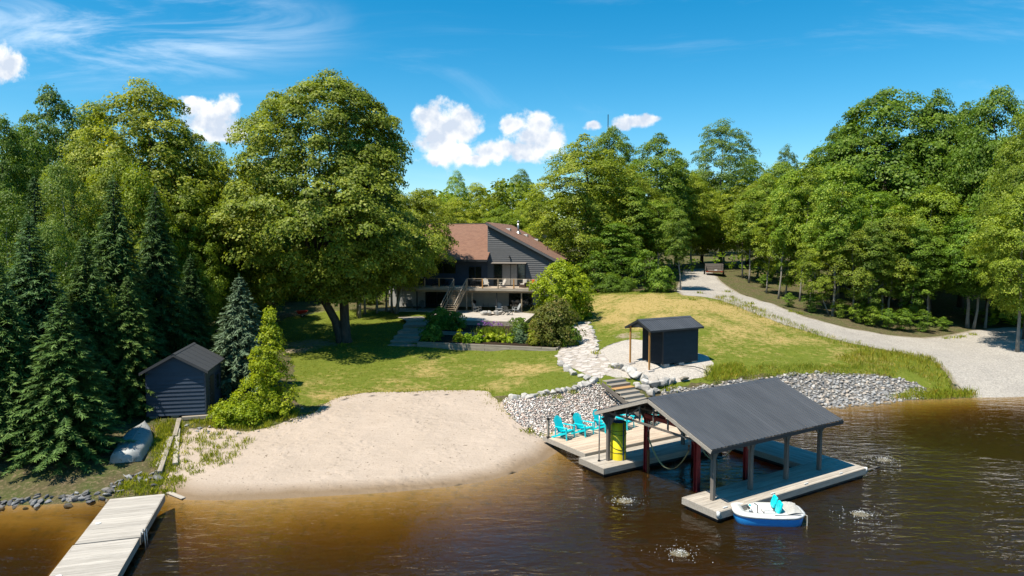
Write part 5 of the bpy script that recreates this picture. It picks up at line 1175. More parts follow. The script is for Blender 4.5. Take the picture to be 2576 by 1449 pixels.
# ------------------------------------------------------------------ the house (local x runs right, y runs back)
HX, HY, HA = 4.8, 77.4, R(-12); DK_Z = 5.8; G0 = 2.95
def house():
    t = thing('house', 'grey clapboard lake house with brown shingle roofs on a walk-out basement', 'house', (HX, HY, 0), HA)
    slope = .522; XL, XR = -7.8, 0.; zt = lambda x: 13.15-(x+7.8)*slope
    # right volume
    mb = MB(); mb.prism([(XL, DK_Z-.2), (XR, DK_Z-.2), (XR, zt(XR)-.25), (XL, zt(XL)-.25)], 'y', .03, 13.4); mb.build('wall', M['grey_siding'], t)
    def top(z):
        x = -7.8+(13.15-.22-z)/slope; return (XL+.02, min(XR-.02, x))
    siding(t, XL, XR, .028, DK_Z-.15, 12.95, -1, 'grey_siding', .235, top)
    siding(t, .2, 13.2, XR-.002, DK_Z-2.0, 8.75, 1, 'grey_siding', .235, axis='y')
    # basement
    mb = MB(); mb.box(-20.0, XR-.02, .05, 13.2, G0-.6, DK_Z-.21); mb.build('basement_wall', M['basement'], t)
    # left volume: walls with open window bays so one sees through to the trees behind
    wz0, wz1 = 7.2, 8.3
    def pier(x0, x1, z0, z1, y0, y1, mat='navy', nm='wall'): mb = MB(); mb.box(x0, x1, y0, y1, z0, z1); return mb.build(nm, M[mat], t)  # shade under the eave is put into the navy colour of these walls
    for y0, y1 in ((.03, .2), (13.0, 13.2)):
        pier(-20, -14.7, DK_Z-.2, 9.6, y0, y1); pier(-14.69, -11.7, DK_Z-.2, wz0, y0, y1); pier(-14.69, -11.7, wz1, 9.6, y0, y1); pier(-11.69, XL-.01, DK_Z-.2, 9.6, y0, y1)
    pier(-20, -19.85, DK_Z-.19, 9.58, .21, 12.99); pier(-19.8, XL-.02, DK_Z-.19, DK_Z, .21, 12.99, 'dark_trim', 'floor')
    for x in (-14.7, -13.25, -11.72): pier(x, x+.1, wz0, wz1, .02, .06, 'dark_trim', 'window_mullion')
    for y in (.10, 13.1): mb = MB(); mb.box(-14.6, -11.7, y, y+.006, wz0, wz1); mb.build('window_pane', M['clear_glass'], t)
    # left roof, facing the lake
    def slab(name, P, th, mat, uv):
        mb = MB(); P = [Vector(p) for p in P]; n = (P[1]-P[0]).cross(P[2]-P[0]).normalized()
        if n.z < 0: n = -n
        mb.add([p for p in P]+[p-n*th for p in P], [(0, 1, 2, 3), (7, 6, 5, 4), (0, 4, 5, 1), (1, 5, 6, 2), (2, 6, 7, 3), (3, 7, 4, 0)])
        me = mb.mesh(name, M[mat]); ul = me.uv_layers.new(name='UVMap'); e1 = (P[1]-P[0]).normalized(); e2 = n.cross(e1)
        for lp in me.loops: q = me.vertices[lp.vertex_index].co-P[0]; ul.data[lp.index].uv = (q.dot(e1), q.dot(e2))
        return link(name, me, t)
    zl = lambda y: 9.72+slope*y
    r1 = slab('roof_slope', [(-20.6, -1.62, zl(-1.62)), (-7.45, -1.62, zl(-1.62)), (-7.82, 6.6, zl(6.6)), (-20.6, 6.6, zl(6.6))], .16, 'shingle', 1)
    slab('roof_slope', [(-20.6, 14.2, zl(-1)), (-7.82, 14.2, zl(-1)), (-7.82, 6.6, zl(6.6)), (-20.6, 6.6, zl(6.6))], .16, 'shingle', 1)
    mb = MB(); mb.box(-20.6, -7.83, 6.5, 6.7, zl(6.6)+.005, zl(6.6)+.07); mb.build('ridge_cap', M['wood_post'], t)
    mb = MB(); mb.box(-20.6, -7.45, -1.66, -1.63, zl(-1.62)-.24, zl(-1.62)-.02); mb.build('fascia', M['dark_trim'], t)
    mb = MB(); mb.prism([(-1.6, zl(-1.62)-.2), (0, zl(0)-.18), (0, zl(-1.62)-.2)], 'x', -7.6, -7.56); mb.build('gable_return', M['navy'], t)  # navy here is painted shade beneath the rake
    # right roof, falling to the right
    r2 = slab('roof_slope', [(.55, -.45, zt(.55)), (.55, 13.8, zt(.55)), (-7.86, 13.8, zt(-7.86)), (-7.86, -.45, zt(-7.86))], .16, 'shingle', 1)
    mb = MB(); mb.bar((-7.86, -.47, zt(-7.86)-.19), (.55, -.47, zt(.55)-.19), .035, .26); mb.build('barge_board', M['grey_siding'], t)
    mb = MB(); mb.box(.56, .59, -.45, 13.8, zt(.55)-.26, zt(.55)-.04); mb.build('fascia', M['dark_trim'], t)
    mb = MB(); mb.prism([(-7.86, zt(-7.86)-.17), (.50, zt(.5)-.17), (0, zt(.5)-.24), (-7.8, zt(-7.8)-.26)], 'y', -.40, .02); mb.build('soffit', M['dark_trim'], t)
    for x, y in ((-5.0, 9.0), (-6.3, 4.6), (-3.9, 10.5)):                       # roof vents
        z = zt(x); mb = MB(); mb.box(x-.25, x+.25, y-.35, y+.35, z-.12, z+.16); mb.build('roof_vent', M['white_paint'], t, bevel=.02)
    for x, y, h, r in ((-5.6, 7.0, 1.35, .13), (-1.6, 5.2, .5, .05)):
        z = zt(x); mb = MB(); mb.tube([(x, y, z-.2), (x, y, z+h)], r, 10); o = mb.build('flue_pipe', M['steel'] if r > .1 else M['black'], t, True)
        if r > .1:
            mb = MB(); mb.tube([(x, y, z+h), (x, y, z+h+.05), (x, y, z+h+.22)], [r*1.6, r*1.6, .03], 10); mb.build('cowl', M['steel'], o); mb = MB(); mb.tube([(x, y, z-.12), (x, y, z+.22)], [.42, .16], 10); mb.build('flashing', M['steel'], o)
    z = zt(-3.2); mb = MB(); mb.tube([(-3.2, 12.6, z-.1), (-3.2, 12.6, z+.75)], .03, 6); d = mb.build('dish_mast', M['steel'], t)
    mb = MB(); mb.tube([(-3.2, 12.5, z+.85), (-3.17, 12.42, z+.88), (-3.14, 12.36, z+.92)], [.05, .24, .32], 14); mb.build('satellite_dish', M['white_paint'], d)
    # upper sliding door under its little awning
    mb = MB(); mb.box(-7.08, -3.3, -.05, .04, DK_Z+.02, 8.42); d = mb.build('sliding_door', M['dark_trim'], t)
    for i, (x0, x1, m) in enumerate(((-6.98, -6.1, 'glass'), (-6.02, -5.1, 'curtain'), (-5.02, -4.3, 'curtain'), (-4.2, -3.42, 'glass'))):
        mb = MB(); mb.box(x0, x1, -.07, -.052, DK_Z+.14, 8.3); mb.build('pane', M[m], d)
        mb = MB(); mb.box(x1+.005, x1+.06, -.085, -.053, DK_Z+.1, 8.34); mb.build('door_stile', M['dark_trim'], d)
    mb = MB(); mb.prism([(-.75, 8.44), (.02, 8.58), (.02, 8.50), (-.75, 8.40)], 'x', -7.25, -3.15); mb.build('door_awning', M['wood_post'], t)
    mb = MB(); mb.tube([(-5.15, -.03, 9.25), (-5.15, -.16, 9.25), (-5.15, -.2, 9.05)], [.04, .09, .10], 8); mb.build('wall_lamp', M['black'], t)
    for x in (-8.9, -9.7): mb = MB(); mb.box(x-.36, x+.36, -.02, .028, DK_Z+.02, 8.0); mb.build('patio_door_leaf', M['glass'], t)
    # glazing in the shaded left front
    for x in (-18.8, -17.2, -16.0): mb = MB(); mb.box(x-.5, x+.5, -.02, .028, DK_Z+.4, 8.2); mb.build('window', M['glass'], t)
    # basement doors
    for x0, x1 in ((-15.4, -12.5), (-5.3, -2.5)):
        mb = MB(); mb.box(x0, x1, .0, .06, G0+.05, 5.25); d = mb.build('basement_door', M['dark_trim'], t); n = 2
        for i in range(n): a = x0+.08+(x1-x0-.08)/n*i; mb = MB(); mb.box(a, a+(x1-x0)/n-.14, -.02, -.002, G0+.15, 5.15); mb.build('pane', M['glass'], d)
    for y in (3, 7, 10): mb = MB(); mb.box(.03, .06, y-.6, y+.6, 6.9, 8.1); mb.build('side_window', M['glass'], t)
def clear_glass():
    m, t, b, out = new_mat('clear_window_glass'); g = t.node('ShaderNodeBsdfGlossy', inp={'Roughness': .02}); tr = t.node('ShaderNodeBsdfTransparent', inp={'Color': (.75, .8, .78, 1)})
    t.l.new(t.node('ShaderNodeMixShader', inp={0: .12, 1: tr.outputs[0], 2: g.outputs[0]}).outputs[0], out.inputs[0]); return m
M['clear_glass'] = clear_glass()
house()
def hloc(x, y, z=0): c, s = math.cos(HA), math.sin(HA); return Vector((HX+x*c-y*s, HY+x*s+y*c, z))
DF = -3.8
def deck():
    t = thing('raised_deck', 'raised wooden deck with baluster railing along the front of the house', 'deck', (HX, HY, 0), HA)
    boards_along(t, -17.6, -.3, DF, -.1, DK_Z-.04, 'wood_pale', splits=4)
    mb = MB(); mb.box(-17.6, -.3, DF-.045, DF-.004, DK_Z-.30, DK_Z-.005); mb.build('rim_board', M['wood_timber'], t)
    mb = MB(); mb.box(-.29, -.25, DF, -.1, DK_Z-.30, DK_Z-.005); mb.build('rim_board', M['wood_timber'], t)
    mb = MB(); mb.box(-17.5, -.4, DF+.3, DF+.42, DK_Z-.52, DK_Z-.31); mb.build('carrier_beam', M['wood_stair'], t)
    for x, m in ((-17.4, 'wood_post'), (-15.2, 'dark_trim'), (-9.35, 'wood_stair'), (-8.7, 'wood_stair'), (-5.9, 'dark_trim'), (-3.1, 'wood_stair'), (-.5, 'wood_stair')):
        mb = MB(); mb.box(x-.06, x+.06, DF+.3, DF+.42, 2.4, DK_Z-.53); mb.build('deck_post', M[m], t)
    for x in np.arange(-17.3, -.3, .8): mb = MB(); mb.box(x-.02, x+.02, DF+.0, -.1, DK_Z-.24, DK_Z-.045); mb.build('joist', M['wood_stair'], t)
    for a, b in ((-17.5, -10.75), (-9.2, -.35)):
        mb = MB(); mb.box(a, b, DF-.03, DF+.05, DK_Z+1.0, DK_Z+1.05); r = mb.build('top_rail', M['wood_stair'], t)
        mb = MB(); mb.box(a, b, DF, DF+.03, DK_Z+.10, DK_Z+.14); mb.build('bottom_rail', M['wood_stair'], t)
        n = int((b-a)/2.2)+1
        for i in range(n+1): x = a+(b-a)*i/n; mb = MB(); mb.box(x-.06, x+.06, DF-.06, DF+.06, DK_Z, DK_Z+1.0); mb.build('rail_post', M['wood_cedar'] if i % 2 == 1 else M['wood_stair'], t)
        mb = MB(); mb.box(-.008, .008, -.008, .008, 0, .86); bm = mb.mesh('baluster', M['black'])
        for x in np.arange(a+.15, b-.1, .14): link('baluster', bm, t, (x, DF+.015, DK_Z+.14))
deck()
def deck_stairs():
    x0, x1 = -10.65, -9.3; n = 14; zb = 3.2; run = 3.3; sh = -.45
    t = thing('deck_stairs', 'open wooden staircase from the patio up to the raised deck', 'stairs', (HX, HY, 0), HA)
    zt_ = DK_Z-.03
    def P(k, side): f = k/n; return (x0 if side < 0 else x1)+sh*f, DF-.1-run*f, zt_-(zt_-zb)*f
    for k in range(1, n):
        a = P(k, -1); b = P(k, 1); wd = .35 if k >= n-2 else 0
        mb = MB(); mb.box(a[0]-wd, b[0]+wd*.4, a[1]-.15, a[1]+.13, a[2]-.04, a[2]); mb.build('tread', M['wood_stair'], t)
    for s in (-1, 1):
        a = Vector(P(0, s)); b = Vector(P(n, s)); mb = MB(); mb.bar(a+Vector((s*.03, 0, -.14)), b+Vector((s*.03, 0, -.06)), .045, .26); mb.build('stringer', M['wood_stair'], t)
        mb = MB(); mb.bar(a+Vector((s*.05, 0, 1.0)), b+Vector((s*.05, 0, .95)), .09, .045); mb.build('handrail', M['wood_timber'], t); mb = MB(); mb.bar(a+Vector((s*.05, 0, .5)), b+Vector((s*.05, 0, .48)), .03, .09); mb.build('mid_rail', M['wood_stair'], t)
        for f in (.02, .5, .97): q = a.lerp(b, f); mb = MB(); mb.box(q.x+s*.05-.045, q.x+s*.05+.045, q.y-.045, q.y+.045, q.z-.1, q.z+.97); mb.build('newel_post', M['wood_stair'], t)
deck_stairs()
# deck furniture
def deck_at(u, v): d = ray(u, v); k = (DK_Z-CAM_Z)/d.z; return Vector((d.x*k, d.y*k, DK_Z))
def on_deck(x, y): return hloc(x, y, DK_Z+.002)
arm_chair('slatted_armchair', 'cream slatted armchair in front of the upper sliding door, left one', 'cream_fabric', on_deck(-7.4, -2.6), HA+.3, 'cream armchairs on the raised deck')
arm_chair('slatted_armchair', 'cream slatted armchair in front of the upper sliding door, right one', 'cream_fabric', on_deck(-5.5, -2.7), HA-.9, 'cream armchairs on the raised deck')
def wicker_seat(name, lab, x, y, w, cush, rz=0):
    t = thing(name, lab, 'sofa' if w > 1 else 'armchair', on_deck(x, y), HA+rz)
    mb = MB(); mb.box(-w/2, w/2, -.35, .40, .08, .36); mb.build('base', M['wicker'], t, bevel=.02); mb = MB(); mb.box(-w/2, w/2, .28, .40, .361, .80); mb.build('backrest', M['wicker'], t, bevel=.02)
    for s in (-1, 1): mb = MB(); mb.box(s*w/2-.10 if s > 0 else -w/2, s*w/2 if s > 0 else -w/2+.10, -.35, .279, .361, .60); mb.build('arm', M['wicker'], t, bevel=.02)
    n = 1 if w < 1 else 3; ww = (w-.24)/n
    for i in range(n):
        a = -w/2+.12+i*ww; mb = MB(); mb.box(a, a+ww-.02, -.33, .12, .362, .48); mb.build('seat_cushion', M['cream_fabric'], t, bevel=.03); mb = MB(); mb.box(a, a+ww-.02, .125, .27, .40, .92); mb.build('back_cushion', M['cream_fabric'], t, bevel=.03)
    for i in range(cush): a = -w/2+.35+i*(w-.75); mb = MB(); mb.box(a-.2, a+.2, .0, .11, .50, .88); mb.build('throw_pillow', M['orange_fabric'], t, bevel=.04)
    for sx in (-1, 1):
        for sy in (-.3, .35): mb = MB(); mb.box(sx*(w/2-.06)-.03, sx*(w/2-.06)+.03, sy-.03, sy+.03, 0, .08); mb.build('leg', M['black'], t)
wicker_seat('wicker_armchair', 'brown wicker armchair with cream cushions behind the deck railing', -3.0, -2.6, .85, 0, -.5)
wicker_seat('wicker_sofa', 'brown wicker sofa with orange pillows at the right end of the deck', -1.45, -1.8, 2.0, 2)
def patio_table(lab, x, y, w, d, h, mat, top): 
    t = thing('patio_table', lab, 'table', on_deck(x, y), HA); mb = MB(); mb.box(-w/2, w/2, -d/2, d/2, h-.05, h); mb.build('table_top', M[top], t, bevel=.01)
    for sx in (-1, 1):
        for sy in (-1, 1): mb = MB(); mb.box(sx*(w/2-.06)-.03, sx*(w/2-.06)+.03, sy*(d/2-.06)-.03, sy*(d/2-.06)+.03, 0, h-.051); mb.build('leg', M[mat], t)
patio_table('low brown wicker table before the orange pillows', -1.9, -3.1, 1.1, .6, .42, 'wicker', 'wicker')
patio_table('round-looking dark dining table behind the railing by the stairs', -8.3, -2.4, 1.2, 1.0, .74, 'black', 'dark_trim')
for i, (x, y, lab) in enumerate(((-9.0, -2.6, 'dark mesh deck chair left of the dark dining table'), (-7.75, -1.6, 'dark mesh deck chair behind the dark dining table'), (-13.6, -1.6, 'dark deck chair left of the stairs under the see-through window'), (-12.6, -1.5, 'dark deck chair second left of the stairs'))):
    arm_chair('deck_chair', lab, 'black', on_deck(x, y), HA+i, 'dark chairs on the raised deck')
mb = MB(); bq = on_deck(-15.6, -1.4)
t = thing('barbecue_grill', 'black hooded grill in the deep shade at the left of the deck', 'grill', bq, HA); mb.box(-.55, .55, -.28, .28, .55, .85); mb.build('cabinet', M['black'], t)
mb = MB(); mb.prism([(-.28, .851), (-.28, 1.0), (-.1, 1.15), (.2, 1.15), (.28, 1.0), (.28, .851)], 'x', -.4, .4); mb.build('hood', M['steel'], t, bevel=.02)
for s in (-1, 1): mb = MB(); mb.box(s*.45-.03, s*.45+.03, -.2, .2, 0, .55); mb.build('leg', M['black'], t)

# ------------------------------------------------------------------ patio, garden terraces and their steps
PZ = 3.15
def slab_poly(name, P, z0, z1, mat, parent=None): mb = MB(); mb.prism([(p[0], p[1]) for p in P], 'z', z0, z1); return mb.build(name, M[mat], parent)
pa = [at(1150, 805, PZ), at(1321, 809, PZ), at(1347, 789, PZ)]; pb = [hloc(-.6, DF-.3), hloc(-.6, .0), hloc(-20, .0), hloc(-20, DF-.2), hloc(-12.2, DF-.6), hloc(-12.0, -8.2)]
o = slab_poly('patio', [(p.x, p.y) for p in pa+pb[:2]+pb[2:]], PZ-.5, PZ, 'patio'); tag(o, 'pale stone patio in front of the basement doors', kind='structure')
FW0, FW1 = at(1050, 872, 1.95), at(1400, 887, 2.0); T20, T21 = at(1066, 838, 2.4), at(1346, 849, 2.4); P0_, P1_ = at(1150, 805, PZ), at(1321, 809, PZ)
def timber_wall(name, lab, a, b, z0, n, th=.16, ret=None):
    d = Vector((b.x-a.x, b.y-a.y, 0)); L = d.length; t = thing(name, lab, 'retaining wall', (a.x, a.y, z0), math.atan2(d.y, d.x))
    for i in range(n):
        cuts = [0, L*(.33 if i % 2 else .5), L*(.68 if i % 2 else .9), L]
        for p, q in zip(cuts[:-1], cuts[1:]): mb = MB(); mb.box(p, q-.012, -.08, .08, i*th-.1*(i == 0), (i+1)*th-.008); mb.build('timber', M['wood_timber'], t, bevel=.012)
    if ret:
        for i in range(n): mb = MB(); mb.box(L-.08, L+.08, .085, ret, i*th-.1*(i == 0), (i+1)*th-.008); mb.build('timber', M['wood_timber'], t, bevel=.012)
    return t
timber_wall('timber_wall', 'long grey timber retaining wall at the foot of the garden', FW0, FW1, 1.9, 3, .165, 4.5)
timber_wall('timber_wall', 'upper grey timber edge between the two flower terraces', T20, T21, 2.35, 2, .15)
timber_wall('timber_wall', 'short timber face under the front edge of the patio', P0_+Vector((0, -.1, 0)), P1_+Vector((0, -.1, 0)), 2.72, 3, .142)
o = slab_poly('garden_soil', [(p.x, p.y) for p in (FW0, FW1, T21+Vector((1.3, 3.0, 0)), T21, T20)], 1.8, 2.33, 'soil'); tag(o, 'dark soil of the lower flower terrace', kind='structure')
o = slab_poly('garden_soil', [(p.x, p.y) for p in (T20+Vector((0, .1, 0)), T21+Vector((0, .1, 0)), P1_+Vector((1.6, 0, 0)), P1_, P0_, P0_+Vector((-2.4, .4, 0)))], 1.9, 2.70, 'soil'); tag(o, 'dark soil of the upper flower terrace', kind='structure')
def garden_steps():
    t = thing('garden_steps', 'wide grey timber steps climbing the lawn left of the flower terraces', 'stairs', (0, 0, 0))
    S = [((975, 868), (1048, 870), 2.0), ((982, 857), (1051, 858), 2.18), ((990, 846), (1056, 847), 2.36), ((1000, 833), (1062, 834), 2.55), ((1014, 818), (1070, 818), 2.76), ((1022, 806), (1084, 803), 2.98)]
    for i, (l, r, z) in enumerate(S):
        a = at(*l, z); b = at(*r, z); d = b-a; nn = Vector((-d.y, d.x, 0)).normalized()*(2.3 if i < 5 else 3.2)
        mb = MB(); mb.prism([(a.x, a.y), (b.x, b.y), (b.x+nn.x, b.y+nn.y), (a.x+nn.x, a.y+nn.y)], 'z', z-.035, z); o = mb.build('tread', M['wood_timber'], t)
        mb = MB(); e = nn.normalized()*.05; mb.prism([(a.x, a.y), (b.x, b.y), (b.x+e.x, b.y+e.y), (a.x+e.x, a.y+e.y)], 'z', z-.30, z-.037); mb.build('riser', M['wood_timber'], o)
garden_steps()
# patio seats and fire pit
def rock_bm(seed, n=16, sq=(1, 1, .7)):
    g = random.Random(seed); bm = bmesh.new()
    for _ in range(n):
        v = Vector((g.gauss(0, 1), g.gauss(0, 1), g.gauss(0, 1))).normalized()*g.uniform(.82, 1.1); bm.verts.new((v.x*sq[0]*.5, v.y*sq[1]*.5, v.z*sq[2]*.5))
    r = bmesh.ops.convex_hull(bm, input=bm.verts)
    bmesh.ops.delete(bm, geom=[v for v in bm.verts if not v.link_faces], context='VERTS'); return bm
def rock_mesh(name, mat, seed, n=16, sq=(1, 1, .7), bevel=.035):
    bm = rock_bm(seed, n, sq)
    if bevel: bmesh.ops.bevel(bm, geom=list(bm.edges), offset=bevel, segments=1, affect='EDGES', profile=.5)
    me = bpy.data.meshes.new(name); bm.to_mesh(me); bm.free(); me.materials.append(M[mat]); return me
BOULD = [rock_mesh('boulder', 'rock_pale', 100+i, 13, (1.2, .88, .78)) for i in range(8)]
fp = at(1236, 792, PZ); t = thing('fire_pit', 'ring of pale boulders round a fire pit on the patio', 'fire pit', (fp.x, fp.y, PZ))
for i in range(7): a = 6.283*i/7; s = random.uniform(.62, .85); link('boulder', BOULD[i], t, (math.cos(a)*.85, math.sin(a)*.75, .22), (0, 0, a), (s, s, .65))
mb = MB(); mb.tube([(0, 0, 0), (0, 0, .06)], .5, 14); mb.build('ash_bed', M['soil'], t)
def pat(u, v): return at(u, v, PZ+.002)
for u, v, mt, rz, lab in ((1255, 784, 'grey_plastic', 0.1, 'pale grey slatted armchair facing the lake behind the fire pit'), (1200, 785, 'dark_plastic', 1.2, 'dark blue-grey slatted armchair left of the fire pit'), (1277, 792, 'dark_plastic', 2.5, 'dark grey slatted armchair seen from behind, right of the fire pit'), (1299, 786, 'grey_plastic', -1.2, 'pale grey slatted armchair turned to the fire pit at its right'),
                          (1030, 776, 'dark_plastic', .2, 'grey slatted armchair against the basement wall, far left'), (1058, 777, 'dark_plastic', -.3, 'grey slatted armchair against the basement wall, second from left'), (1325, 779, 'dark_plastic', .0, 'grey slatted armchair by the right basement door')):
    p = pat(u, v); arm_chair('slatted_armchair', lab, mt, p, rz, 'grey armchairs on the patio')
for u, v, lab in ((1222, 776, 'dark sling chair under the deck, left one'), (1242, 775, 'dark sling chair under the deck, middle one'), (1262, 774, 'dark sling chair under the deck, right one')):
    p = pat(u, v); t = thing('sling_chair', lab, 'chair', p, HA+.2, 'dark sling chairs under the deck')
    mb = MB(); mb.box(-.27, .27, -.25, .27, .40, .43); mb.build('seat', M['dark_plastic'], t); mb = MB(); mb.bar((0, .27, .42), (0, .42, 1.05), .54, .025, (1, 0, 0)); mb.v = [(x, y, z) for x, y, z in mb.v]; mb.build('backrest', M['dark_plastic'], t)
    for sx in (-1, 1):
        mb = MB(); mb.tube([(sx*.29, -.3, 0), (sx*.29, -.27, .62), (sx*.29, .33, .64), (sx*.29, .38, 0)], .018, 6); mb.build('side_frame', M['black'], t)
p = pat(1192, 776); t = thing('kettle_grill', 'round black kettle grill in the shade beside the stairs', 'grill', p)
mb = MB(); n = 10
mb.tube([(0, 0, .55), (0, 0, .62), (0, 0, .72), (0, 0, .82), (0, 0, .92), (0, 0, 1.0)], [.12, .26, .32, .32, .25, .08], 16); mb.build('bowl', M['black'], t, True)
for i in range(3): a = 2.1*i; mb = MB(); mb.tube([(math.cos(a)*.15, math.sin(a)*.15, .58), (math.cos(a)*.32, math.sin(a)*.32, 0)], .018, 6); mb.build('leg', M['steel'], t)

# ------------------------------------------------------------------ wheelbarrow, brush pile, trailer, mast
def wheelbarrow():
    b = ground(760, 797); t = thing('wheelbarrow', 'red wheelbarrow with white handles parked at the lawn edge', 'wheelbarrow', b, R(8))
    secs = [[(x*sx, y*sy, z) for x, y in ((-.62, -.34), (.62, -.42), (.62, .42), (-.62, .34))] for z, sx, sy in ((.30, .62, .62), (.66, 1.0, 1.0), (.66, .96, .95), (.33, .58, .58))]
    mb = lofted(secs); mb.f += [(3, 2, 1, 0), tuple(range(12, 16))]; mb.build('tray', M['red_plastic'], t)
    for s in (-1, 1): mb = MB(); mb.bar((-.55, s*.2, .27), (1.15, s*.33, .36), .045, .045); mb.build('handle', M['white_paint'], t); mb = MB(); mb.tube([(.35, s*.26, .3), (.45, s*.26, 0), (.6, s*.26, .33)], .018, 6); mb.build('leg', M['black'], t)
    mb = MB(); mb.tube([(.1, -.48, .2), (.1, -.40, .2)], .2, 14); w = mb.build('wheel', M['tyre'], t, True); mb = MB(); mb.tube([(.1, -.49, .2), (.1, -.40, .2)], .09, 10); mb.build('hub', M['white_paint'], w)
    mb = MB(); mb.tube([(.1, .40, .2), (.1, .48, .2)], .2, 14); w = mb.build('wheel', M['tyre'], t, True); mb = MB(); mb.tube([(.1, .40, .2), (.1, .49, .2)], .09, 10); mb.build('hub', M['white_paint'], w); mb = MB(); mb.tube([(.1, -.4, .2), (.1, .4, .2)], .02, 6); mb.build('axle', M['black'], t)
wheelbarrow()
def brush():
    b = ground(720, 800); g = random.Random(9); mb = MB()
    for i in range(60):
        a = g.uniform(0, 6.28); p = Vector((g.gauss(0, 1.2), g.gauss(0, .5), g.uniform(.05, .4))); d = Vector((math.cos(a)*g.uniform(.5, 1.6), math.sin(a)*.6, g.uniform(-.1, .5))); mb.tube([p, p+d*.5+Vector((0, 0, .08)), p+d], [.025, .018, .006], 5)
    o = link('brush_pile', mb.mesh('brush_pile', M['dry_twig']), None, b); tag(o, 'heap of bare grey branches left of the wheelbarrow', 'brush pile')
brush()
def trailer():
    b = ground(1797, 694); t = thing('utility_trailer', 'dark slatted utility trailer parked among the trees by the driveway', 'trailer', b, R(-14)); w, L = 2.2, 3.2
    mb = MB(); mb.box(-w/2, w/2, 0, L, .55, .65); mb.build('bed', M['wood_post'], t); mb = MB(); mb.box(-w/2-.02, w/2+.02, -.06, 0, .45, .68); mb.build('rear_bar', M['rust'], t)
    for i in range(4):
        for x, nm in ((-w/2-.01, 'side_slat'), (w/2-.03, 'side_slat')): mb = MB(); mb.box(x, x+.04, 0, L, .70+i*.22, .88+i*.22); mb.build(nm, M['wood_truss'], t)
        mb = MB(); mb.box(-w/2+.05, w/2-.05, L-.04, L, .70+i*.22, .88+i*.22); mb.build('front_slat', M['wood_truss'], t)
    for s in (-1, 1):
        mb = MB(); mb.tube([(s*(w/2+.03), 1.5, .32), (s*(w/2+.22), 1.5, .32)], .32, 18); wl = mb.build('wheel', M['tyre'], t, True); mb = MB(); mb.tube([(s*(w/2+.02), 1.5, .32), (s*(w/2+.235), 1.5, .32)], .17, 12); mb.build('rim', M['steel'], wl)
        mb = MB(); mb.box(s*(w/2+.12)-.13, s*(w/2+.12)+.13, 1.1, 1.9, .67, .70); mb.build('mudguard', M['black'], t)
        mb = MB(); mb.box(s*.9-.08, s*.9+.08, -.085, -.061, .52, .60); mb.build('tail_light', M['red_plastic'], t)
    mb = MB(); mb.box(.0, .34, -.08, -.061, .70, .84); mb.build('number_plate', M['white_paint'], t); mb = MB(); mb.bar((0, L, .5), (0, L+1.2, .45), .08, .08); mb.build('drawbar', M['black'], t)
trailer()
def mast():
    q = atY(1527, 600, 150); z0 = h1(q.x, 150); zt_ = atY(1527, 288, 150).z; t = thing('radio_mast', 'thin lattice radio mast rising behind the trees', 'mast', (q.x, 150, z0)); H = zt_-z0
    for i in range(3): a = 2.094*i; mb = MB(); mb.tube([(math.cos(a)*.35, math.sin(a)*.35, 0), (math.cos(a)*.28, math.sin(a)*.28, H*.88)], .05, 5); mb.build('leg', M['steel'], t)
    n = 40
    mb = MB()
    for k in range(n):
        z = H*.88*k/n
        for i in range(3): a = 2.094*i; b = 2.094*(i+1); mb.tube([(math.cos(a)*.33, math.sin(a)*.33, z), (math.cos(b)*.33, math.sin(b)*.33, z+H*.88/n)], .03, 4)
    mb.build('lattice', M['steel'], t); mb = MB(); mb.tube([(0, 0, H*.86), (0, 0, H)], .09, 6); mb.build('whip', M['black'], t)
mast()
# ------------------------------------------------------------------ stones
def on_path(px, n, jitter=.0):
    P = [ground(u, v) for u, v in px]; out = []; L = [0]
    for a, b in zip(P[:-1], P[1:]): L.append(L[-1]+(b-a).length)
    for k in range(n):
        s = L[-1]*(k+.5)/n; i = max(0, np.searchsorted(L, s)-1); i = min(i, len(P)-2); f = (s-L[i])/(L[i+1]-L[i]); out.append(P[i].lerp(P[i+1], f)+Vector((random.uniform(-jitter, jitter), random.uniform(-jitter, jitter), 0)))
    return out
def boulder_line(name, lab, px, n, s0, s1, mat='rock_pale', jit=.1, lift=.1):
    t = thing(name, lab, 'boulder wall')
    for p in on_path(px, n, jit):
        s = random.uniform(s0, s1); link('boulder', random.choice(BOULD), t, (p.x, p.y, h1(p.x, p.y)+lift*s), (random.uniform(-.2, .2), random.uniform(-.2, .2), random.uniform(0, 6.28)), (s, s*random.uniform(.8, 1.1), s*random.uniform(.75, 1.05)))
    return t
boulder_line('boulder_wall', 'row of pale boulders between the lawn and the pink stone bank', [(1276, 1002), (1330, 1000), (1385, 990), (1430, 982), (1465, 970), (1500, 962)], 17, .6, .85)
boulder_line('boulder_wall', 'pale boulders edging the lawn side of the flagstone path', [(1500, 962), (1470, 952), (1445, 942), (1428, 930), (1415, 920), (1402, 913)], 10, .45, .75)
boulder_line('boulder_wall', 'big pale boulders stepping down right of the timber stairs', [(1540, 925), (1575, 930), (1592, 945), (1610, 955), (1625, 968), (1648, 972), (1672, 966), (1700, 962)], 16, .65, 1.0, lift=.2)
boulder_line('boulder_wall', 'lower boulders packed beside the right edge of the timber stairs', [(1600, 968), (1618, 980), (1640, 990), (1655, 982)], 7, .6, .9)
boulder_line('boulder_wall', 'small pale stones edging the right side of the flagstone path', [(1478, 812), (1492, 832), (1500, 860), (1505, 884)], 12, .35, .6)
o = link('boulder', BOULD[3], None, ground(1722, 958)+Vector((0, 0, .15)), (0, 0, .5), (.75, .6, .55)); o.data = o.data.copy(); o.data.materials[0] = M['wood_timber']; tag(o, 'lone brownish block of stone at the gravel pad edge', 'boulder')
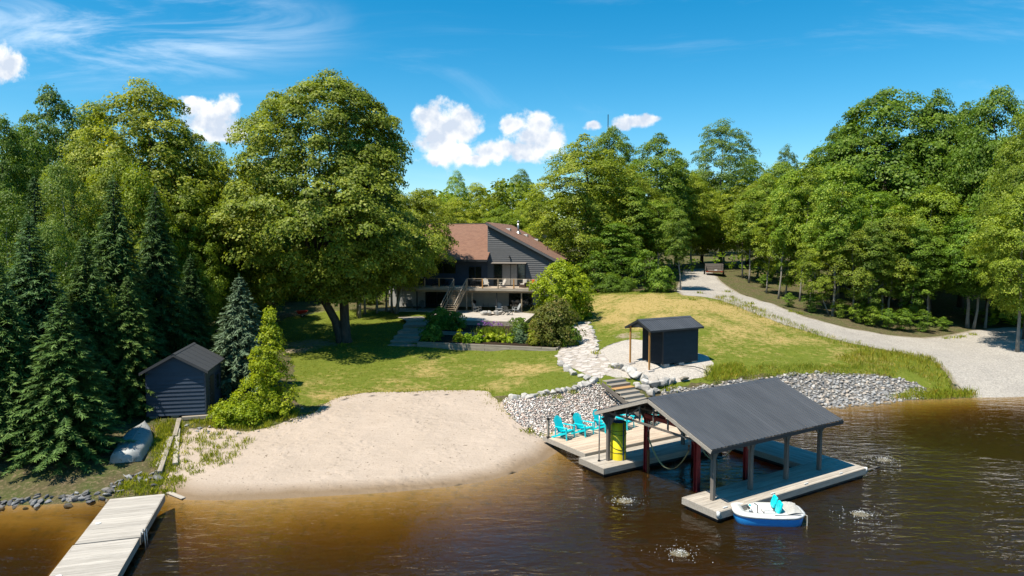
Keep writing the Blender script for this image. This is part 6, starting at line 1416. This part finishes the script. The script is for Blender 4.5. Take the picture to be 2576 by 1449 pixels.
def fill_poly(poly, spacing, seed, keep=None):
    g = random.Random(seed); P = np.array(poly); x0, y0 = P.min(0); x1, y1 = P.max(0); X = []; row = 0; y = y0
    while y < y1:
        x = x0+(row % 2)*spacing/2
        while x < x1: X.append((x+g.uniform(-.38, .38)*spacing, y+g.uniform(-.38, .38)*spacing)); x += spacing
        y += spacing*.86; row += 1
    X = np.array(X); ok = inside(X[:, 0], X[:, 1], poly); return X[ok]
def stone_field(parent, pts, meshes, smin, smax, n_obj, mat, seed, name='stone', sink=.1, second=None):
    g = np.random.default_rng(seed); Z = height(pts[:, 0], pts[:, 1]); ok = Z > -.12; pts = pts[ok]; Z = Z[ok]
    S = g.uniform(smin, smax, len(pts)); Z = Z+S*sink
    vis = np.argsort(np.hypot(pts[:, 0], pts[:, 1])/S)         # those that show largest come first
    for i in vis[:n_obj]:
        link(name, meshes[int(g.integers(len(meshes)))], parent, (pts[i, 0], pts[i, 1], Z[i]), tuple(g.uniform(-.5, .5, 2))+(g.uniform(0, 6.28),), (S[i], S[i]*g.uniform(.75, 1.05), S[i]*g.uniform(.8, 1.1)))
    rest = vis[n_obj:]; Vs = []; Fs = []; k = 0; tint = []
    base = []
    for me in meshes:
        V = np.array([v.co[:] for v in me.vertices]); me.calc_loop_triangles(); T = np.array([t.vertices[:] for t in me.loop_triangles]); base.append((V, T))
    for i in rest:
        V, T = base[int(g.integers(len(base)))]; a = g.uniform(0, 6.28); c, s = np.cos(a), np.sin(a); b = g.uniform(-.5, .5)
        W = V*np.array([S[i], S[i]*g.uniform(.75, 1.05), S[i]*g.uniform(.8, 1.1)]); W = np.c_[W[:, 0], W[:, 1]*np.cos(b)-W[:, 2]*np.sin(b), W[:, 1]*np.sin(b)+W[:, 2]*np.cos(b)]
        W = np.c_[W[:, 0]*c-W[:, 1]*s, W[:, 0]*s+W[:, 1]*c, W[:, 2]]+np.array([pts[i, 0], pts[i, 1], Z[i]]); Vs.append(W); Fs.append(T+k); k += len(W); tint += [g.random()]*len(T)
    if Vs:
        o = link('loose_stones', np_mesh('loose_stones', np.concatenate(Vs), np.concatenate(Fs), mat, False, {'tint': ('FACE', tint)}, 3), parent); o['kind'] = 'stuff'
    return len(pts)
def field_mat(name, ramp):
    m, t, b, out = new_mat(name); s = t.m('FRACT', t.m('ADD', t.node('ShaderNodeAttribute', attribute_name='tint').outputs['Fac'], t.node('ShaderNodeObjectInfo').outputs['Random']))
    r = t.node('ShaderNodeValToRGB', inp={0: s}); e = r.color_ramp.elements; e[0].color = (*ramp[0], 1); e[1].color = (*ramp[-1], 1)
    for i, c in enumerate(ramp[1:-1]): e.new((i+1)/(len(ramp)-1)).color = (*c, 1)
    co = t.node('ShaderNodeTexCoord').outputs['Object']; col = t.mix(.5, r.outputs[0], t.mix(t.mapr(t.noise(co, 9, 5, .65), .35, .65), (.35, .35, .35), (.75, .74, .72)), 'OVERLAY')
    t.put(b.inputs['Base Color'], col); b.inputs['Roughness'].default_value = .92; b.inputs['Specular IOR Level'].default_value = .15; return m
M['riprap'] = field_mat('mixed_grey_riprap', ((.33, .32, .31), (.18, .18, .185), (.40, .385, .365), (.12, .12, .125), (.26, .255, .25), (.36, .305, .25), (.22, .22, .225)))
M['darkstone'] = field_mat('dark_shore_riprap', ((.18, .18, .18), (.10, .10, .105), (.24, .24, .24), (.07, .07, .07), (.20, .185, .17)))
RIP = [rock_mesh('stone', 'riprap', 200+i, 12, (1.1, .85, .62), .05) for i in range(10)]
n1 = stone_field(GROUND['riprap_bank'], fill_poly(REG['riprap_bank'], .25, 5), RIP, .22, .42, 290, M['riprap'], 5)
PEB = [rock_mesh('stone', 'pebble', 300+i, 10, (1.1, .85, .7), 0) for i in range(8)]
n2 = stone_field(GROUND['pebble_bank'], fill_poly(REG['pebble_bank'], .12, 6), PEB, .10, .20, 290, M['pebble'], 6, sink=.2)
DST = [rock_mesh('stone', 'darkstone', 400+i, 12, (1.1, .85, .62), .05) for i in range(6)]
t = thing('stone_edge', 'dark stones along the shore under the spruces left of the dock', 'stone edge')
edge = [q for q in on_path([(-30, 1268), (60, 1264), (150, 1258), (230, 1250), (275, 1245)], 62, .45)]+[q for q in on_path([(270, 1240), (300, 1220), (330, 1205), (370, 1195), (400, 1215)], 26, .4)]
stone_field(t, np.array([(q.x, q.y) for q in edge]), DST, .25, .5, 200, M['darkstone'], 8)
t = thing('stone_edge', 'scattered pale stones at the sand edge below the conical young tree', 'stone edge')
stone_field(t, np.array([(q.x, q.y) for q in on_path([(470, 1075), (520, 1085), (600, 1088)], 16, .5)]+[tuple(ground(u, v))[:2] for u, v in ((760, 1028), (705, 1010), (745, 1040), (812, 1030), (650, 1086))]), RIP, .12, .32, 40, M['riprap'], 9)
# flagstones
def flagstones():
    g = random.Random(14); pts = fill_poly(REG['path'], .62, 14)
    P = np.array(pts); me_cache = []
    for i, (x, y) in enumerate(P):
        n = g.choice((5, 6, 6, 7)); a0 = g.uniform(0, 6.28); poly = [(math.cos(a0+6.283*k/n)*g.uniform(.25, .31), math.sin(a0+6.283*k/n)*g.uniform(.24, .30)) for k in range(n)]
        if len(me_cache) < 14: mb = MB(); mb.prism(poly, 'z', -.06, .022); me_cache.append(mb.mesh('flagstone', M['flag'], bevel=.012))
        dx = (h1(x+.3, y)-h1(x-.3, y))/.6; dy = (h1(x, y+.3)-h1(x, y-.3))/.6
        link('flagstone', g.choice(me_cache), GROUND['path'], (x, y, h1(x, y)+g.uniform(0, .015)), (math.atan(dy), -math.atan(dx), 0))
flagstones()

# ------------------------------------------------------------------ grasses and weeds
def blades(name, label, pts, hmin, hmax, w, seed, mat='grass', per=5, spread=.12, color=(1, 1, 1), lean=.35):
    g = np.random.default_rng(seed); n0 = len(pts); k = np.repeat(np.arange(n0), per); n = len(k)
    B = np.c_[pts[k, 0]+g.normal(size=n)*spread, pts[k, 1]+g.normal(size=n)*spread, np.zeros(n)]; B[:, 2] = np.repeat(height(pts[:, 0], pts[:, 1]), per)
    hh = g.uniform(hmin, hmax, n)*np.repeat(g.uniform(.6, 1.15, n0), per); a = g.uniform(0, 6.28, n); side = np.c_[np.cos(a), np.sin(a), np.zeros(n)]*w*.5
    ln = g.normal(size=(n, 2))*lean*hh[:, None]; mid = B+np.c_[ln*.35, hh*.6]; tip = B+np.c_[ln, hh]
    V = np.stack([B-side, B+side, mid+side*.8, tip, mid-side*.8], 1).reshape(-1, 3); F = np.arange(5*n).reshape(n, 5)
    o = link(name, np_mesh(name, V, F, M[mat], False, {'tint': ('FACE', np.clip(np.repeat(g.normal(.45, .15, n0), per)+g.normal(size=n)*.15, 0, 1))}, 5)); o.color = (*color, 1); tag(o, label, kind='stuff'); return o
def scatter(poly, n, seed, cond=None):
    g = np.random.default_rng(seed); P = np.array(poly); lo, hi = P.min(0), P.max(0); q = g.uniform(lo, hi, (n*6, 2)); q = q[inside(q[:, 0], q[:, 1], poly)]
    if cond is not None: q = q[cond(q)]
    return q[:n]
def excl(q):
    ok = np.ones(len(q), bool)
    for nm in ORDER[1:]: ok &= ~inside(q[:, 0], q[:, 1], REG[nm])
    ok &= ~inside(q[:, 0], q[:, 1], [(p.x, p.y) for p in (FW0, FW1, T21+Vector((3, 3.5, 0)), hloc(0, -2), hloc(-20, 0), hloc(-19, DF), hloc(-13, -9))])
    return ok
blades('lawn_grass', 'short mown grass blades of the lawn', scatter(REG['lawn'], 15000, 3, excl), .03, .07, .035, 3, per=3, spread=.07)
# tall grass beside the driveway, above the stones, by the shore
tall = [poly_px(p, 0) for p in ([(1790, 748), (1830, 745), (1950, 795), (2080, 843), (2200, 873), (2200, 890), (2080, 862), (1930, 808), (1810, 765)], [(2180, 878), (2330, 895), (2385, 940), (2400, 990), (2340, 965), (2290, 935), (2150, 925), (2100, 905)], [(1860, 925), (2000, 918), (2150, 920), (2250, 930), (2250, 948), (2100, 942), (1990, 945), (1870, 958)], [(2235, 1005), (2300, 985), (2380, 985), (2445, 985), (2452, 1000), (2330, 1006)], [(1780, 925), (1860, 915), (1880, 945), (1800, 962), (1770, 955)])]
for poly, n, h0, h1_, lab, sd, col in ((tall[0], 420, .15, .4, 'tall green grass along the left edge of the driveway', 21, (1, 1.05, 1)), (tall[1], 600, .15, .5, 'tall yellow-green grass between the stones and the driveway', 22, (1.1, 1.08, 1)), (tall[2], 520, .10, .30, 'weedy grass along the top of the grey stones', 23, (.9, 1, .9)), (tall[3], 320, .25, .55, 'bright reeds at the water beside the boat ramp', 24, (1.15, 1.25, 1)), (tall[4], 400, .15, .35, 'leafy weeds right of the gravel pad', 25, (1.1, 1.2, 1))):
    blades('tall_grass', lab, scatter(poly, n, sd), h0, h1_, .022, sd, per=6, spread=.16, color=col, lean=.3)
    blades('dry_grass', lab.replace('green ', '').replace('bright ', '')+', its dead straw stems', scatter(poly, n//3, sd+50), h0*.8, h1_, .02, sd+50, per=4, spread=.18, color=(1.5, 1.05, 1.3), lean=.4)
tuft = np.concatenate([scatter(poly_px([(470, 1085), (560, 1090), (640, 1110), (560, 1180), (470, 1200), (445, 1170)], 0), 120, 31), scatter(poly_px([(300, 1215), (390, 1190), (470, 1205), (440, 1240), (300, 1250)], 0), 130, 32), scatter(poly_px([(395, 1060), (460, 1060), (440, 1190), (380, 1180)], 0), 260, 33), scatter(poly_px([(470, 1055), (740, 1030), (760, 1050), (650, 1085), (480, 1072)], 0), 260, 34)])
blades('grass_tufts', 'scattered grass tufts in the sand and around the loose timbers', tuft, .10, .28, .03, 35, per=12, spread=.11, color=(1, 1.05, .9))
spots = np.array([tuple(ground(u, v))[:2] for u, v in ((1300, 999), (1360, 996), (1400, 1000), (1440, 988), (1545, 925), (1500, 890), (1400, 1112), (1440, 1152), (1330, 1088), (1375, 1100), (1690, 975), (1675, 982), (1560, 960), (860, 870), (1760, 738), (1745, 755), (2010, 790), (1990, 785), (2380, 852), (2420, 848), (2450, 843), (2400, 850), (1830, 735), (1890, 765))]); blades('grass_tufts', 'small weeds growing between the boulders and along the drive', np.repeat(spots, 6, 0), .12, .36, .04, 36, per=9, spread=.22, color=(1.05, 1.1, .9))
fr = np.array([q for q in REG['beach'] if h1(*q) > .75]); fr = np.repeat(fr, 3, 0)+np.random.default_rng(4).normal(size=(len(fr)*3, 2))*.22
blades('grass_fringe', 'ragged dry grass fringe along the top of the sand', fr, .05, .16, .03, 37, per=6, spread=.14, color=(1.25, 1.1, .9))
def debris():
    q = scatter(REG['beach'], 420, 41, lambda p: height(p[:, 0], p[:, 1]) > .12); g = np.random.default_rng(42); n = len(q)
    P = np.c_[q, height(q[:, 0], q[:, 1])+.012]; s = g.uniform(.03, .10, n); V, Fc, tt = leaf_cards(P, np.c_[g.normal(size=(n, 2))*.25, np.ones(n)], s*1.4, s*.5, g.random(n), g)
    tag(link('beach_litter', np_mesh('beach_litter', V, Fc, M['dry_twig'], False, {'tint': ('FACE', tt)})), 'bits of dry leaf and twig strewn on the sand', kind='stuff')
debris()
# ------------------------------------------------------------------ garden plants
def plant(kind, label, p, prof, mat, n_cl, cl_r, per, leaf, seed, color=(1, 1, 1), flat=.8, up=.5):
    e = thing(kind, label, 'plant' if kind != 'shrub' else 'shrub', p); cm, _ = crown_mesh('foliage', prof, mat, n_cl, cl_r, per, leaf, seed, bump=.35, inner=.4, flat=flat, up=up)
    link('foliage', cm, e).color = (*color, 1); mb = MB(); g = random.Random(seed)
    for i in range(4): a = g.uniform(0, 6.28); mb.tube([(0, 0, -.1), (math.cos(a)*prof[1][1]*.5, math.sin(a)*prof[1][1]*.5, prof[-1][0]*.6)], [.02, .008], 5)
    mb.build('stem', M['bark'], e); return e
# the two shrubs at the corner of the terraces
p = at(1395, 868, 2.3); plant('shrub', 'big rounded purple-tinged shrub at the right end of the terraces', p, [(.1, 1.1), (.8, 1.9), (1.8, 2.15), (2.8, 1.8), (3.5, 1.0), (3.8, .3)], M['leaf_bush'], 340, .40, 46, .15, 81, (1, 1, 1))
p = at(1412, 815, 2.9); plant('shrub', 'tall yellow-green shrub behind the purple-tinged one', p, [(.2, 1.2), (1.5, 2.1), (3, 2.6), (4.6, 2.3), (5.6, 1.3), (6.2, .3)], M['leaf_lime'], 360, .48, 46, .19, 82, (.95, .98, 1))
p = at(1460, 800, 3.3); plant('shrub', 'low yellow-green shrub at the head of the flagstone path', p, [(.1, .9), (.8, 1.4), (1.8, 1.2), (2.6, .5)], M['leaf_lime'], 140, .36, 40, .16, 83, (.85, .95, 1))
p = at(1432, 868, 2.4); plant('shrub', 'dark green shrub skirt beside the path under the purple-tinged shrub', p, [(.05, .8), (.5, 1.0), (1.1, .7), (1.4, .2)], M['leaf_green'], 90, .3, 40, .13, 84, (.95, 1.05, .9))
p = at(1110, 826, 2.7); plant('shrub', 'dark green shrub beside the garden steps', p, [(.05, .9), (.6, 1.35), (1.3, 1.1), (1.8, .3)], M['leaf_green'], 130, .34, 40, .15, 85, (.9, 1, .85))
p = at(1145, 828, 2.7); plant('shrub', 'shaded shrub left of the iris clump', p, [(.05, .7), (.5, 1.0), (1.0, .8), (1.4, .2)], M['leaf_green'], 90, .32, 40, .14, 86, (.75, .9, .8))
p = at(1085, 855, 2.4); plant('shrub', 'low dark shrub at the left end of the lower terrace', p, [(.05, .8), (.4, 1.1), (.8, .8), (1.0, .2)], M['leaf_green'], 90, .3, 40, .14, 87, (.8, .95, .85))
p = at(1305, 838, 2.7); plant('shrub', 'feathery olive shrub on the upper terrace', p, [(.05, .6), (.5, .8), (1.0, .7), (1.4, .2)], M['leaf_birch'], 90, .28, 40, .12, 88, (.9, .95, .7))
for i, (u, v, r, c, lab) in enumerate(((1155, 859, .5, (1, 1, 1), 'bright hosta at the left of the lower terrace'), (1178, 862, .42, (.7, .9, .8), 'darker hosta second from the left'), (1205, 861, .5, (.75, .95, .8), 'green hosta before the iris clump'), (1232, 859, .62, (1.05, 1.05, 1), 'largest yellow-green hosta of the lower terrace'), (1262, 860, .52, (1, 1, 1), 'yellow-green hosta right of the largest one'), (1284, 861, .45, (.9, 1, 1), 'hosta left of the blue-green mound'), (1340, 852, .45, (.95, 1, .9), 'yellow-green clump near the purple-tinged shrub'))):
    p = at(u, v, 2.33); plant('hosta', lab, p, [(.02, r*.7), (.25, r), (.5, r*.6), (.6, .1)], M['leaf_lime'], 40, .2, 24, .17, 90+i, c)['group'] = 'hostas of the lower terrace'
p = at(1308, 862, 2.33); plant('mound_plant', 'blue-green feathery mound on the lower terrace', p, [(.02, .5), (.4, .7), (.8, .5), (1.0, .1)], M['needle_blue'], 70, .22, 36, .10, 98, (1, 1.1, .9))
p = at(1345, 868, 2.33); plant('mound_plant', 'grassy mound at the right end of the lower terrace', p, [(.02, .5), (.3, .7), (.6, .5), (.8, .1)], M['grass'], 60, .22, 36, .12, 99)
def iris():
    p = at(1236, 842, 2.7); e = thing('iris_clump', 'clump of purple flowering irises on the upper terrace', 'flowers', p); g = np.random.default_rng(77)
    n = 700; B = np.c_[g.normal(size=n)*.6, g.normal(size=n)*.3, np.zeros(n)]; hh = g.uniform(.4, .85, n); a = g.uniform(0, 6.28, n); s = np.c_[np.cos(a), np.sin(a), np.zeros(n)]*.022; ln = g.normal(size=(n, 2))*.16
    V = np.stack([B-s, B+s, B+np.c_[ln*.4, hh*.6]+s, B+np.c_[ln, hh], B+np.c_[ln*.4, hh*.6]-s], 1).reshape(-1, 3)
    lb = link('leaf_blades', np_mesh('leaf_blades', V, np.arange(5*n).reshape(n, 5), M['grass'], False, {'tint': ('FACE', g.random(n)*.8)}, 5), e); lb.color = (.85, 1.05, 1.2, 1); lb['kind'] = 'stuff'
    m = 24; fl = np.c_[g.normal(size=m)*.5+.1, g.normal(size=m)*.3, g.uniform(.8, 1.15, m)]; k = np.repeat(np.arange(m), 8); P = fl[k]+g.normal(size=(len(k), 3))*.05
    V, Fc, tt = leaf_cards(P, g.normal(size=P.shape)+np.array([0, 0, .5]), .13, .09, g.random(len(k)), g); link('blossoms', np_mesh('blossoms', V, Fc, M['petal'], False, {'tint': ('FACE', tt)}), e)
iris()
